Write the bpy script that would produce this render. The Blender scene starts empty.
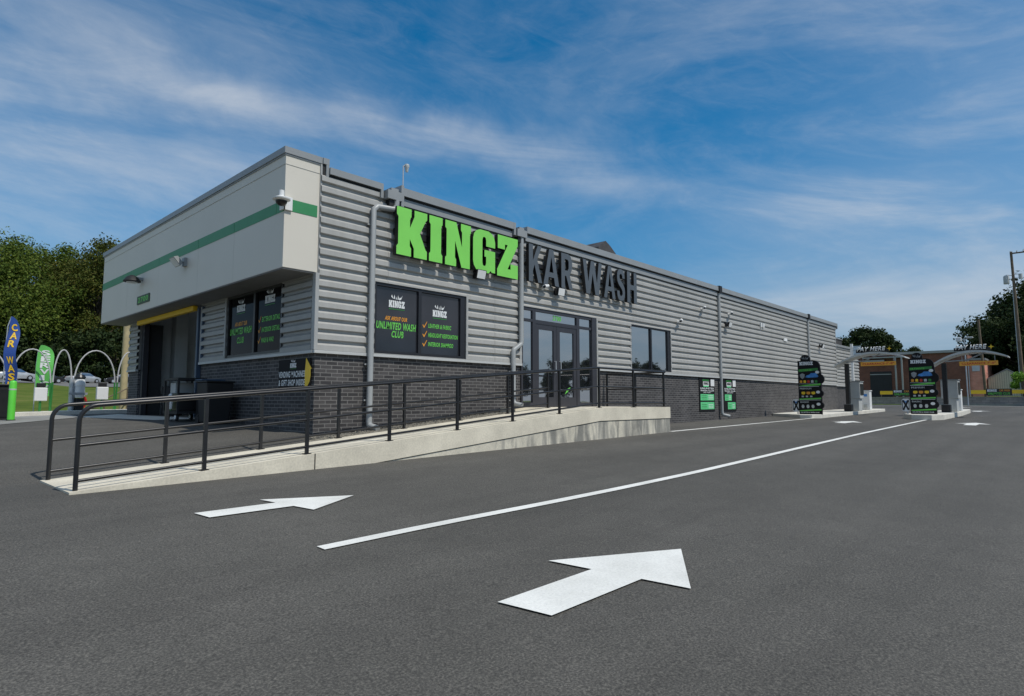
import bpy, bmesh, math, random
from mathutils import Vector, Matrix, noise
R = math.radians
random.seed(7)
scene = bpy.context.scene
COL = scene.collection

# ------------------------------------------------------------------ helpers
def clamp(v, a=0., b=1.): return max(a, min(b, v))
def sm(v, a=0., b=1.):
    t = clamp((v - a) / (b - a)); return t * t * (3 - 2 * t)
def lerp(a, b, t): return a + (b - a) * t
def pw(x, pts):
    if x <= pts[0][0]: return pts[0][1]
    for (x0, y0), (x1, y1) in zip(pts, pts[1:]):
        if x <= x1: return y0 + (y1 - y0) * (x - x0) / (x1 - x0)
    return pts[-1][1]

# ground height of the place (lot falls away from the building, hill behind on the left)
def G(X, Y):
    zs = pw(X, [(-60, -.3), (-4, -.03), (9.3, .165), (24, .31), (60, .55), (120, .6)])
    c = pw(X, [(9, .042), (24, .012)])
    q = -2 - Y
    if q > 0:
        front = zs - c * min(q, 9) - .008 * max(min(q, 40) - 9, 0)
    else:
        front = zs + .02 * min(-q, 2)
    bx_ = max(min(X, 0), -4)
    A = .30 + .12 * sm(Y, -.5, .3) + .16 * sm(Y, .3, 5)
    B = lerp(.083, .03, sm(Y, -.5, 5))
    back = A + B * bx_ + .015 * min(X + 4, 0)
    w = (1 - sm(X, 8, 9.3)) * clamp((Y + 2) / 1.5)
    if X < -4: w = (1 - sm(X, 8, 9.3)) * sm(Y, -2.6, -.2)
    z = lerp(front, back, w)
    if Y > 16:
        z += (.042 * min(Y - 16, 90) + .02 * max(Y - 106, 0)) * (1 - sm(X, 50, 85) * (1 - sm(Y, 60, 100)))
    return z

class MB:
    def __init__(s): s.v = []; s.f = []; s.mi = []; s.marks = []
    def mark(s): s.marks.append((len(s.v), len(s.f)))
    def add(s, vs, fs, m=0):
        s.mark(); o = len(s.v); s.v += [tuple(v) for v in vs]
        for f in fs: s.f.append(tuple(i + o for i in f)); s.mi.append(m)
        return s
    def box(s, x0, x1, y0, y1, z0, z1, m=0):
        vs = [(x, y, z) for z in (z0, z1) for y in (y0, y1) for x in (x0, x1)]
        return s.add(vs, [(0, 2, 3, 1), (4, 5, 7, 6), (0, 1, 5, 4), (2, 6, 7, 3), (0, 4, 6, 2), (1, 3, 7, 5)], m)
    def quad(s, a, b, c, d, m=0): return s.add([a, b, c, d], [(0, 1, 2, 3)], m)
    def prism(s, poly, o, r, u, d, m=0, m2=None):
        # polygon in (right, up) frame, extruded towards the viewer (right x up) by d
        o = Vector(o); r = Vector(r); u = Vector(u); n = r.cross(u)
        k = len(poly)
        base = [o + r * a + u * b for a, b in poly]
        top = [p + n * d for p in base]
        area = sum(poly[i][0] * poly[(i + 1) % k][1] - poly[(i + 1) % k][0] * poly[i][1] for i in range(k))
        idx = list(range(k))
        if area < 0: idx = idx[::-1]
        s.add(base + top, [tuple(i + k for i in idx)], m)
        f2 = [tuple(reversed(idx))]
        for a in range(k):
            i, j = idx[a], idx[(a + 1) % k]
            f2.append((i, j, j + k, i + k))
        o_ = len(s.v) - 2 * k
        for f in f2: s.f.append(tuple(i + o_ for i in f)); s.mi.append(m if m2 is None else m2)
        return s
    def tube(s, pts, rad, n=10, m=0, cap=True):
        pts = [Vector(p) for p in pts]
        rr = rad if isinstance(rad, (list, tuple)) else [rad] * len(pts)
        o = len(s.v); prev = None
        for i, p in enumerate(pts):
            if i == 0: t = pts[1] - p
            elif i == len(pts) - 1: t = p - pts[i - 1]
            else: t = (pts[i + 1] - p).normalized() + (p - pts[i - 1]).normalized()
            t.normalize()
            if prev is None:
                a = t.orthogonal().normalized()
            else:
                a = (prev - t * prev.dot(t)).normalized()
            prev = a; b = t.cross(a)
            for k in range(n):
                an = 2 * math.pi * k / n
                s.v.append(tuple(p + (a * math.cos(an) + b * math.sin(an)) * rr[i]))
        for i in range(len(pts) - 1):
            for k in range(n):
                s.f.append((o + i * n + k, o + i * n + (k + 1) % n, o + (i + 1) * n + (k + 1) % n, o + (i + 1) * n + k)); s.mi.append(m)
        if cap:
            s.f.append(tuple(o + k for k in reversed(range(n)))); s.mi.append(m)
            s.f.append(tuple(o + (len(pts) - 1) * n + k for k in range(n))); s.mi.append(m)
        return s
    def lathe(s, prof, c, n=20, m=0):
        s.mark(); o = len(s.v); k = len(prof)
        for (r_, z) in prof:
            for i in range(n):
                a = 2 * math.pi * i / n
                s.v.append((c[0] + r_ * math.cos(a), c[1] + r_ * math.sin(a), c[2] + z))
        for j in range(k - 1):
            for i in range(n):
                s.f.append((o + j * n + i, o + j * n + (i + 1) % n, o + (j + 1) * n + (i + 1) % n, o + (j + 1) * n + i)); s.mi.append(m)
        s.f.append(tuple(o + i for i in reversed(range(n)))); s.mi.append(m)
        s.f.append(tuple(o + (k - 1) * n + i for i in range(n))); s.mi.append(m)
        return s
    def build_each(s, name, mats, parent=None, **k):
        # one part per piece that was added
        out = []; mk = s.marks + [(len(s.v), len(s.f))]
        for (v0, f0), (v1, f1) in zip(mk, mk[1:]):
            q = MB(); q.v = s.v[v0:v1]; q.f = [tuple(i - v0 for i in f) for f in s.f[f0:f1]]; q.mi = s.mi[f0:f1]
            out.append(q.build(name, mats, parent, **k))
        return out
    def build(s, name, mats, parent=None, smooth=False, bevel=0):
        me = bpy.data.meshes.new(name)
        # coordinates are world; re-base on the parent's location
        off = Vector(parent['_loc']) if parent is not None and '_loc' in parent else Vector((0, 0, 0))
        me.from_pydata([tuple(Vector(v) - off) for v in s.v], [], s.f)
        if not isinstance(mats, (list, tuple)): mats = [mats]
        for m_ in mats: me.materials.append(m_)
        for p, mi in zip(me.polygons, s.mi):
            p.material_index = mi; p.use_smooth = smooth
        if smooth:
            try: me.set_sharp_from_angle(angle=R(40))
            except Exception: pass
        me.update()
        o = bpy.data.objects.new(name, me); COL.objects.link(o)
        if parent is not None:
            o.parent = parent; o['_loc'] = tuple(off)
        if bevel:
            md = o.modifiers.new('bevel', 'BEVEL'); md.width = bevel; md.segments = 2; md.limit_method = 'ANGLE'
        return o

def tag(o, label=None, cat=None, group=None, kind=None):
    if label: o['label'] = label
    if cat: o['category'] = cat
    if group: o['group'] = group
    if kind: o['kind'] = kind
    return o
def thing(name, label, cat, loc, group=None):
    o = bpy.data.objects.new(name, None); COL.objects.link(o)
    o.empty_display_size = .2
    o.location = loc; o['_loc'] = tuple(loc)
    return tag(o, label, cat, group)
def dup(root, loc, rotz=0, scale=None, label=None):
    def cp(o, par):
        c = o.copy(); COL.objects.link(c)
        if par is not None: c.parent = par
        for ch in [q for q in bpy.data.objects if q.parent == o]: cp(ch, c)
        return c
    r = cp(root, None); r.location = loc; r.rotation_euler = (0, 0, rotz)
    if scale: r.scale = scale if isinstance(scale, (tuple, list)) else (scale,) * 3
    if label: r['label'] = label
    return r

# ------------------------------------------------------------------ materials
def newmat(name):
    m = bpy.data.materials.new(name); m.use_nodes = True
    nt = m.node_tree; b = nt.nodes['Principled BSDF']
    return m, nt, b
def nn(nt, t, **kw):
    n = nt.nodes.new(t)
    for k, v in kw.items(): setattr(n, k, v)
    return n
def ramp(nt, stops):
    r_ = nn(nt, 'ShaderNodeValToRGB'); e = r_.color_ramp.elements
    while len(e) < len(stops): e.new(.5)
    for el, (p, c) in zip(e, stops):
        el.position = p; el.color = (*c, 1) if len(c) == 3 else c
    return r_
def mat(name, col, rough=.6, metal=0., var=.12, scale=3., bump=0., bscale=60., spec=.5, emit=0.):
    m, nt, b = newmat(name)
    tc = nn(nt, 'ShaderNodeTexCoord')
    n1 = nn(nt, 'ShaderNodeTexNoise'); n1.inputs['Scale'].default_value = scale; n1.inputs['Detail'].default_value = 6
    nt.links.new(tc.outputs['Object'], n1.inputs['Vector'])
    r_ = ramp(nt, [(.3, tuple(c * (1 - var) for c in col)), (.7, tuple(min(1, c * (1 + var)) for c in col))])
    nt.links.new(n1.outputs['Fac'], r_.inputs[0]); nt.links.new(r_.outputs[0], b.inputs['Base Color'])
    b.inputs['Roughness'].default_value = rough; b.inputs['Metallic'].default_value = metal
    b.inputs['Specular IOR Level'].default_value = spec
    if bump:
        n2 = nn(nt, 'ShaderNodeTexNoise'); n2.inputs['Scale'].default_value = bscale; n2.inputs['Detail'].default_value = 4
        nt.links.new(tc.outputs['Object'], n2.inputs['Vector'])
        bp = nn(nt, 'ShaderNodeBump'); bp.inputs['Strength'].default_value = bump; bp.inputs['Distance'].default_value = .01
        nt.links.new(n2.outputs['Fac'], bp.inputs['Height']); nt.links.new(bp.outputs[0], b.inputs['Normal'])
    if emit:
        b.inputs['Emission Color'].default_value = (*col, 1); b.inputs['Emission Strength'].default_value = emit
    return m

def m_asphalt():
    m, nt, b = newmat('asphalt'); L = nt.links.new
    tc = nn(nt, 'ShaderNodeTexCoord')
    big = nn(nt, 'ShaderNodeTexNoise'); big.inputs['Scale'].default_value = .22; big.inputs['Detail'].default_value = 7; big.inputs['Roughness'].default_value = .6
    mid = nn(nt, 'ShaderNodeTexNoise'); mid.inputs['Scale'].default_value = 2.2; mid.inputs['Detail'].default_value = 8; mid.inputs['Roughness'].default_value = .7
    fine = nn(nt, 'ShaderNodeTexNoise'); fine.inputs['Scale'].default_value = 75; fine.inputs['Detail'].default_value = 4; fine.inputs['Roughness'].default_value = .75
    vor = nn(nt, 'ShaderNodeTexVoronoi'); vor.inputs['Scale'].default_value = 95
    # long soft streaks along the driving lanes
    mp = nn(nt, 'ShaderNodeMapping'); mp.inputs['Scale'].default_value = (.08, 1.1, 1)
    stk = nn(nt, 'ShaderNodeTexNoise'); stk.inputs['Scale'].default_value = 1.1; stk.inputs['Detail'].default_value = 4
    L(tc.outputs['Object'], mp.inputs['Vector']); L(mp.outputs[0], stk.inputs['Vector'])
    for n_ in (big, mid, fine, vor): L(tc.outputs['Object'], n_.inputs['Vector'])
    r1 = ramp(nt, [(.3, (.079, .0755, .067)), (.7, (.104, .0995, .089))]); L(big.outputs['Fac'], r1.inputs[0])
    r2 = ramp(nt, [(.3, (.90, .90, .90)), (.7, (1.09, 1.09, 1.09))]); L(mid.outputs['Fac'], r2.inputs[0])
    r3 = ramp(nt, [(.30, (.35, .35, .35)), (.5, (.92, .92, .92)), (.70, (2.0, 1.97, 1.9))]); L(fine.outputs['Fac'], r3.inputs[0])
    r4 = ramp(nt, [(.35, (.88, .88, .88)), (.65, (1.1, 1.1, 1.1))]); L(stk.outputs['Fac'], r4.inputs[0])
    # scattered pale stones
    r5 = ramp(nt, [(.0, (1.3, 1.28, 1.22)), (.16, (1.0, 1.0, 1.0)), (1, (.95, .95, .95))]); L(vor.outputs['Distance'], r5.inputs[0])
    cur = r1.outputs[0]
    for r_ in (r2, r3, r4, r5):
        mx = nn(nt, 'ShaderNodeMix', data_type='RGBA', blend_type='MULTIPLY'); mx.inputs[0].default_value = 1
        L(cur, mx.inputs[6]); L(r_.outputs[0], mx.inputs[7]); cur = mx.outputs[2]
    L(cur, b.inputs['Base Color'])
    b.inputs['Roughness'].default_value = .86; b.inputs['Specular IOR Level'].default_value = .35
    bp = nn(nt, 'ShaderNodeBump'); bp.inputs['Strength'].default_value = .55; bp.inputs['Distance'].default_value = .006
    L(fine.outputs['Fac'], bp.inputs['Height']); L(bp.outputs[0], b.inputs['Normal'])
    return m

def m_brick(name, c1, c2, mortar, sc=1.0, coord='wall'):
    m, nt, b = newmat(name); L = nt.links.new
    tc = nn(nt, 'ShaderNodeNewGeometry'); sx = nn(nt, 'ShaderNodeSeparateXYZ'); L(tc.outputs['Position'], sx.inputs[0])
    ad = nn(nt, 'ShaderNodeMath', operation='ADD'); L(sx.outputs[0], ad.inputs[0]); L(sx.outputs[1], ad.inputs[1])
    cb = nn(nt, 'ShaderNodeCombineXYZ'); L(ad.outputs[0], cb.inputs[0]); L(sx.outputs[2], cb.inputs[1])
    br = nn(nt, 'ShaderNodeTexBrick'); br.inputs['Scale'].default_value = 1
    br.inputs['Brick Width'].default_value = .235 * sc; br.inputs['Row Height'].default_value = .0725 * sc
    br.inputs['Mortar Size'].default_value = .0085 * sc; br.inputs['Mortar Smooth'].default_value = .2; br.inputs['Bias'].default_value = -.1
    br.inputs['Color1'].default_value = (*c1, 1); br.inputs['Color2'].default_value = (*c2, 1); br.inputs['Mortar'].default_value = (*mortar, 1)
    L(cb.outputs[0], br.inputs['Vector'])
    ns = nn(nt, 'ShaderNodeTexNoise'); ns.inputs['Scale'].default_value = 1.3; ns.inputs['Detail'].default_value = 8; L(tc.outputs['Position'], ns.inputs['Vector'])
    r_ = ramp(nt, [(.3, (.82, .82, .82)), (.7, (1.15, 1.15, 1.15))]); L(ns.outputs['Fac'], r_.inputs[0])
    mx = nn(nt, 'ShaderNodeMix', data_type='RGBA', blend_type='MULTIPLY'); mx.inputs[0].default_value = 1
    L(br.outputs['Color'], mx.inputs[6]); L(r_.outputs[0], mx.inputs[7]); L(mx.outputs[2], b.inputs['Base Color'])
    b.inputs['Roughness'].default_value = .8
    inv = nn(nt, 'ShaderNodeMath', operation='SUBTRACT'); inv.inputs[0].default_value = 1; L(br.outputs['Fac'], inv.inputs[1])
    bp = nn(nt, 'ShaderNodeBump'); bp.inputs['Strength'].default_value = .5; bp.inputs['Distance'].default_value = .006
    L(inv.outputs[0], bp.inputs['Height']); L(bp.outputs[0], b.inputs['Normal'])
    return m

def m_concrete(name, col, stain=.5, streak=False):
    m, nt, b = newmat(name); L = nt.links.new
    tc = nn(nt, 'ShaderNodeTexCoord')
    n1 = nn(nt, 'ShaderNodeTexNoise'); n1.inputs['Scale'].default_value = 1.4; n1.inputs['Detail'].default_value = 10; n1.inputs['Roughness'].default_value = .65
    L(tc.outputs['Object'], n1.inputs['Vector'])
    r1 = ramp(nt, [(.3, tuple(c * (1 - .3 * stain) for c in col)), (.65, tuple(min(1, c * 1.12) for c in col))]); L(n1.outputs['Fac'], r1.inputs[0])
    cur = r1.outputs[0]
    n3 = nn(nt, 'ShaderNodeTexNoise'); n3.inputs['Scale'].default_value = 35; n3.inputs['Detail'].default_value = 5; L(tc.outputs['Object'], n3.inputs['Vector'])
    r3 = ramp(nt, [(.3, (.88, .88, .88)), (.7, (1.08, 1.08, 1.08))]); L(n3.outputs['Fac'], r3.inputs[0])
    mx = nn(nt, 'ShaderNodeMix', data_type='RGBA', blend_type='MULTIPLY'); mx.inputs[0].default_value = 1
    L(cur, mx.inputs[6]); L(r3.outputs[0], mx.inputs[7]); cur = mx.outputs[2]
    if streak:
        mp = nn(nt, 'ShaderNodeMapping'); mp.inputs['Scale'].default_value = (4.2, 4.2, .9)
        n2 = nn(nt, 'ShaderNodeTexNoise'); n2.inputs['Scale'].default_value = 1.; n2.inputs['Detail'].default_value = 7; n2.inputs['Distortion'].default_value = .5
        L(tc.outputs['Object'], mp.inputs['Vector']); L(mp.outputs[0], n2.inputs['Vector'])
        n4 = nn(nt, 'ShaderNodeTexNoise'); n4.inputs['Scale'].default_value = .33; n4.inputs['Detail'].default_value = 2; L(tc.outputs['Object'], n4.inputs['Vector'])
        sx = nn(nt, 'ShaderNodeSeparateXYZ'); L(tc.outputs['Object'], sx.inputs[0])
        mr = nn(nt, 'ShaderNodeMapRange'); mr.inputs['From Min'].default_value = 1.5; mr.inputs['From Max'].default_value = 4.5
        mr.inputs['To Min'].default_value = -.22; mr.inputs['To Max'].default_value = .075; L(sx.outputs[0], mr.inputs['Value'])
        ad = nn(nt, 'ShaderNodeMath', operation='ADD'); L(n2.outputs['Fac'], ad.inputs[0]); L(mr.outputs[0], ad.inputs[1])
        r2 = ramp(nt, [(.49, (1, 1, 1)), (.56, (.66, .67, .70)), (.66, (.34, .36, .40))]); L(ad.outputs[0], r2.inputs[0])
        mx = nn(nt, 'ShaderNodeMix', data_type='RGBA', blend_type='MULTIPLY'); mx.inputs[0].default_value = .9
        L(cur, mx.inputs[6]); L(r2.outputs[0], mx.inputs[7]); cur = mx.outputs[2]
    L(cur, b.inputs['Base Color']); b.inputs['Roughness'].default_value = .85
    bp = nn(nt, 'ShaderNodeBump'); bp.inputs['Strength'].default_value = .25; bp.inputs['Distance'].default_value = .005
    L(n3.outputs['Fac'], bp.inputs['Height']); L(bp.outputs[0], b.inputs['Normal'])
    return m

def m_leaf(name, dark, light, hue=(.10, .11, .02)):
    m, nt, b = newmat(name); L = nt.links.new
    ge = nn(nt, 'ShaderNodeNewGeometry'); tc = nn(nt, 'ShaderNodeTexCoord'); oi = nn(nt, 'ShaderNodeObjectInfo')
    n1 = nn(nt, 'ShaderNodeTexNoise'); n1.inputs['Scale'].default_value = .55; n1.inputs['Detail'].default_value = 4; L(tc.outputs['Object'], n1.inputs['Vector'])
    ad = nn(nt, 'ShaderNodeMath', operation='MULTIPLY_ADD'); ad.inputs[1].default_value = .42
    L(ge.outputs['Random Per Island'], ad.inputs[0]); 
    m2 = nn(nt, 'ShaderNodeMath', operation='MULTIPLY'); m2.inputs[1].default_value = .88; L(n1.outputs['Fac'], m2.inputs[0]); L(m2.outputs[0], ad.inputs[2])
    r_ = ramp(nt, [(.2, dark), (.62, light), (.95, hue)]); L(ad.outputs[0], r_.inputs[0])
    L(r_.outputs[0], b.inputs['Base Color']); b.inputs['Roughness'].default_value = .7; b.inputs['Specular IOR Level'].default_value = .2
    tr = nn(nt, 'ShaderNodeBsdfTranslucent'); L(r_.outputs[0], tr.inputs['Color'])
    ms = nn(nt, 'ShaderNodeMixShader'); ms.inputs[0].default_value = .25
    L(b.outputs[0], ms.inputs[1]); L(tr.outputs[0], ms.inputs[2]); L(ms.outputs[0], nt.nodes['Material Output'].inputs['Surface'])
    return m

def m_glass(name, col, refl=2.0, rough=.02):
    m, nt, b = newmat(name); L = nt.links.new
    tc = nn(nt, 'ShaderNodeTexCoord'); n1 = nn(nt, 'ShaderNodeTexNoise'); n1.inputs['Scale'].default_value = 1.1; n1.inputs['Detail'].default_value = 2
    L(tc.outputs['Object'], n1.inputs['Vector'])
    r_ = ramp(nt, [(.3, tuple(c * .7 for c in col)), (.7, tuple(c * 1.3 for c in col))]); L(n1.outputs['Fac'], r_.inputs[0]); L(r_.outputs[0], b.inputs['Base Color'])
    b.inputs['IOR'].default_value = refl; b.inputs['Roughness'].default_value = rough
    bp = nn(nt, 'ShaderNodeBump'); bp.inputs['Strength'].default_value = .06; bp.inputs['Distance'].default_value = .02
    L(n1.outputs['Fac'], bp.inputs['Height']); L(bp.outputs[0], b.inputs['Normal'])
    return m

def m_grass(name):
    m, nt, b = newmat(name); L = nt.links.new
    tc = nn(nt, 'ShaderNodeTexCoord')
    n1 = nn(nt, 'ShaderNodeTexNoise'); n1.inputs['Scale'].default_value = .35; n1.inputs['Detail'].default_value = 10; n1.inputs['Roughness'].default_value = .7
    L(tc.outputs['Object'], n1.inputs['Vector'])
    r_ = ramp(nt, [(.3, (.045, .075, .012)), (.5, (.09, .13, .02)), (.7, (.17, .17, .05))]); L(n1.outputs['Fac'], r_.inputs[0]); L(r_.outputs[0], b.inputs['Base Color'])
    b.inputs['Roughness'].default_value = .95; b.inputs['Specular IOR Level'].default_value = .1
    return m

def m_paint(name):
    m, nt, b = newmat(name); L = nt.links.new
    tc = nn(nt, 'ShaderNodeTexCoord')
    n1 = nn(nt, 'ShaderNodeTexNoise'); n1.inputs['Scale'].default_value = 60; n1.inputs['Detail'].default_value = 6; n1.inputs['Roughness'].default_value = .8; L(tc.outputs['Object'], n1.inputs['Vector'])
    n2 = nn(nt, 'ShaderNodeTexNoise'); n2.inputs['Scale'].default_value = 1.5; n2.inputs['Detail'].default_value = 5; L(tc.outputs['Object'], n2.inputs['Vector'])
    r_ = ramp(nt, [(.25, (.30, .30, .30)), (.36, (.68, .68, .64)), (.6, (.84, .84, .79))]); L(n1.outputs['Fac'], r_.inputs[0])
    r2 = ramp(nt, [(.3, (.80, .80, .79)), (.6, (1, 1, 1))]); L(n2.outputs['Fac'], r2.inputs[0])
    mx = nn(nt, 'ShaderNodeMix', data_type='RGBA', blend_type='MULTIPLY'); mx.inputs[0].default_value = 1
    L(r_.outputs[0], mx.inputs[6]); L(r2.outputs[0], mx.inputs[7]); L(mx.outputs[2], b.inputs['Base Color'])
    b.inputs['Roughness'].default_value = .7
    bp = nn(nt, 'ShaderNodeBump'); bp.inputs['Strength'].default_value = .3; bp.inputs['Distance'].default_value = .004
    L(n1.outputs['Fac'], bp.inputs['Height']); L(bp.outputs[0], b.inputs['Normal'])
    return m

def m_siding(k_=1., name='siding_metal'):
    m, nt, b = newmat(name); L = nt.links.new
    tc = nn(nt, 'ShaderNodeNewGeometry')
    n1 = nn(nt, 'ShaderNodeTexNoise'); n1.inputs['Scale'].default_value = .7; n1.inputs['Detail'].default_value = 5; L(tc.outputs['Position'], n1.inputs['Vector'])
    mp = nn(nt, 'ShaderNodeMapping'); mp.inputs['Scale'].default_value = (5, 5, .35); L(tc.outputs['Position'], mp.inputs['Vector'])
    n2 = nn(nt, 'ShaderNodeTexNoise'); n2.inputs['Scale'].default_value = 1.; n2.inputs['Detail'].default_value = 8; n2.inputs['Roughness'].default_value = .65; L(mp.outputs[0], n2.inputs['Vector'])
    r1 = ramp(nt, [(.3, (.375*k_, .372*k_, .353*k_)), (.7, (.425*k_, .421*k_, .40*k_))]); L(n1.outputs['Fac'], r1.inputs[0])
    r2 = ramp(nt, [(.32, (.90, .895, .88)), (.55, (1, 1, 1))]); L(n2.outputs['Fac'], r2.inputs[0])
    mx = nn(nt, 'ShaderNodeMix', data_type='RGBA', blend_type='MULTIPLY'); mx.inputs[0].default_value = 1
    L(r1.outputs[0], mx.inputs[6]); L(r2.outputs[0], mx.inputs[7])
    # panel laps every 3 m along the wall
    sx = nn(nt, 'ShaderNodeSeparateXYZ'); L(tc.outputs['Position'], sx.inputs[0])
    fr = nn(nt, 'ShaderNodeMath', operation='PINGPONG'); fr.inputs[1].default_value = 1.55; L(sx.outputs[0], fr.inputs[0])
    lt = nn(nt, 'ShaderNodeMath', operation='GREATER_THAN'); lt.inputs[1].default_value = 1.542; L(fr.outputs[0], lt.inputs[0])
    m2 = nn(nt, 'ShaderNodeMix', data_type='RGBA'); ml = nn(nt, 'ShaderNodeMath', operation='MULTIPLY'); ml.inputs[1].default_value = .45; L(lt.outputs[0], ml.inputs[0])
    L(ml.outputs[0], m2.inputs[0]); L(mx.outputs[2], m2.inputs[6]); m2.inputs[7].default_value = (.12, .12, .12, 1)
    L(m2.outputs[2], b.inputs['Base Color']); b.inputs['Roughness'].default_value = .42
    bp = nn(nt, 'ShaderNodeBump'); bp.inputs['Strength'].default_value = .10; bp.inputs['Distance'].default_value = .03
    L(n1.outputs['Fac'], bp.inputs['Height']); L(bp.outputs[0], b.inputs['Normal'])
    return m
M = dict(
    asphalt=m_asphalt(), paint=m_paint('road_paint'), grass=m_grass('grass_mat'),
    brick=m_brick('dark_brick', (.032, .0305, .032), (.076, .071, .071), (.16, .155, .148)),
    redbrick=m_brick('red_brick', (.17, .052, .034), (.24, .08, .05), (.18, .14, .11), 1.0),
    pinkbrick=m_brick('pink_brick', (.72, .25, .18), (.8, .32, .24), (.6, .42, .35), 1.0),
    blockwall=m_brick('grey_block', (.23, .215, .19), (.29, .27, .245), (.17, .165, .155), 3.0),
    conc=m_concrete('concrete', (.66, .61, .49), .6), conc_st=m_concrete('stained_concrete', (.62, .58, .47), .7, True),
    conc_w=m_concrete('pale_concrete', (.62, .60, .53), .4), conc_slab=m_concrete('slab_concrete', (.26, .26, .245), .7),
    road=m_concrete('old_road', (.16, .16, .155), .5),
    gravel=mat('gravel', (.20, .185, .15), .95, var=.55, scale=38, bump=1., bscale=45),
    siding=m_siding(), siding_shaded=m_siding(.76, 'siding_metal_shaded'),  # second copy is the same metal, left facade's shade put into its colour
    trim=mat('trim_metal', (.36, .365, .355), .4, var=.05, scale=1.5), coping=mat('coping_metal', (.27, .285, .29), .4, var=.05),
    light_trim=mat('light_trim', (.48, .49, .48), .45, var=.04),
    fascia=mat('fascia_panel', (.64, .605, .525), .5, var=.035, scale=.5), greenst=mat('green_stripe', (.035, .235, .085), .45, var=.05),
    soffit=mat('soffit', (.17, .17, .165), .7, var=.1), frame=mat('window_frame', (.018, .018, .021), .4, var=.1),
    dframe=mat('door_frame', (.035, .035, .042), .4, var=.1),
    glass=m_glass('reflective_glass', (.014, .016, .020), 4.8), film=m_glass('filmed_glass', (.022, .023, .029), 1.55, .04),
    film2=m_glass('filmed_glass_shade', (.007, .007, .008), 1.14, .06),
    black=mat('black_paint', (.014, .014, .015), .35, var=.2, scale=6), boardblack=mat('board_black', (.012, .012, .013), .7, spec=.2), blackrough=mat('black_plastic', (.009, .009, .010), .6, var=.2),
    signgreen=mat('sign_green', (.21, .64, .10), .45, var=.05, scale=2, emit=.03), signside=mat('sign_return', (.006, .006, .007), .5),
    signgrey=mat('sign_slate', (.085, .10, .115), .45, var=.05),
    white=mat('white_paint', (.75, .76, .75), .5, var=.04), grey=mat('grey_enamel', (.47, .49, .48), .5, var=.05),
    decwhite=mat('decal_white', (.72, .74, .74), .5, var=.03), decgreen=mat('decal_green', (.14, .55, .08), .5, var=.03),
    decorange=mat('decal_orange', (.75, .32, .03), .5, var=.03), decdgreen=mat('decal_dark_green', (.03, .2, .04), .5),
    mint=mat('poster_mint', (.12, .58, .24), .6, var=.12, scale=6), blue=mat('blue_print', (.05, .22, .55), .5, var=.5, scale=4),
    yellow=mat('yellow_paint', (.86, .56, .02), .45, var=.06), red=mat('red_paint', (.5, .03, .02), .5),
    barorange=mat('bar_orange', (.72, .34, .035), .5, var=.06), lawn=mat('lawn_green', (.14, .20, .03), .95, var=.3, scale=2), arch=mat('arch_tube', (.5, .5, .5), .4), lime=mat('lime_paint', (.12, .62, .06), .45, var=.05),
    roof=mat('roof_membrane', (.3, .3, .3), .9), rust=mat('dark_roof_metal', (.06, .055, .052), .6, var=.3),
    int_wall=mat('bay_wall', (.80, .81, .80), .7, var=.12, scale=1.2), int_dark=mat('bay_dark', (.03, .03, .032), .8),
    wood=mat('weathered_wood', (.15, .115, .08), .9, var=.25, scale=5, bump=.4), wood_l=mat('pale_wood', (.42, .35, .20), .85, var=.15, scale=4),
    bark=mat('bark', (.07, .055, .04), .95, var=.3, scale=4, bump=.6, bscale=12), steel=mat('galvanised_steel', (.5, .52, .54), .35, .5, var=.08),
    bluepost=mat('blue_post', (.05, .08, .13), .5), flagblue=mat('flag_blue', (.02, .07, .30), .7, var=.1), flaggreen=mat('flag_green', (.12, .50, .10), .7, var=.1),
    leafA=m_leaf('leaf_mixed', (.006, .016, .003), (.084, .132, .017), (.16, .195, .03)),
    leafB=m_leaf('leaf_olive', (.008, .015, .003), (.068, .092, .013), (.13, .115, .022)),
    leafC=m_leaf('leaf_dark', (.004, .009, .003), (.022, .042, .011), (.05, .07, .018)),
    leafD=m_leaf('leaf_bright', (.03, .08, .01), (.12, .26, .025), (.22, .38, .05)),
    carwhite=mat('car_silver', (.5, .52, .53), .25, .3), cardark=mat('car_black', (.02, .02, .025), .25), carred=mat('car_blue', (.05, .08, .14), .25),
    tyre=mat('tyre', (.015, .015, .015), .8), shed=mat('shed_metal', (.62, .60, .50), .6, var=.06),
    cap=mat('yellow_cap', (.55, .48, .05), .7), pipe=mat('downspout_metal', (.33, .345, .345), .4, var=.04),
)

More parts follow.
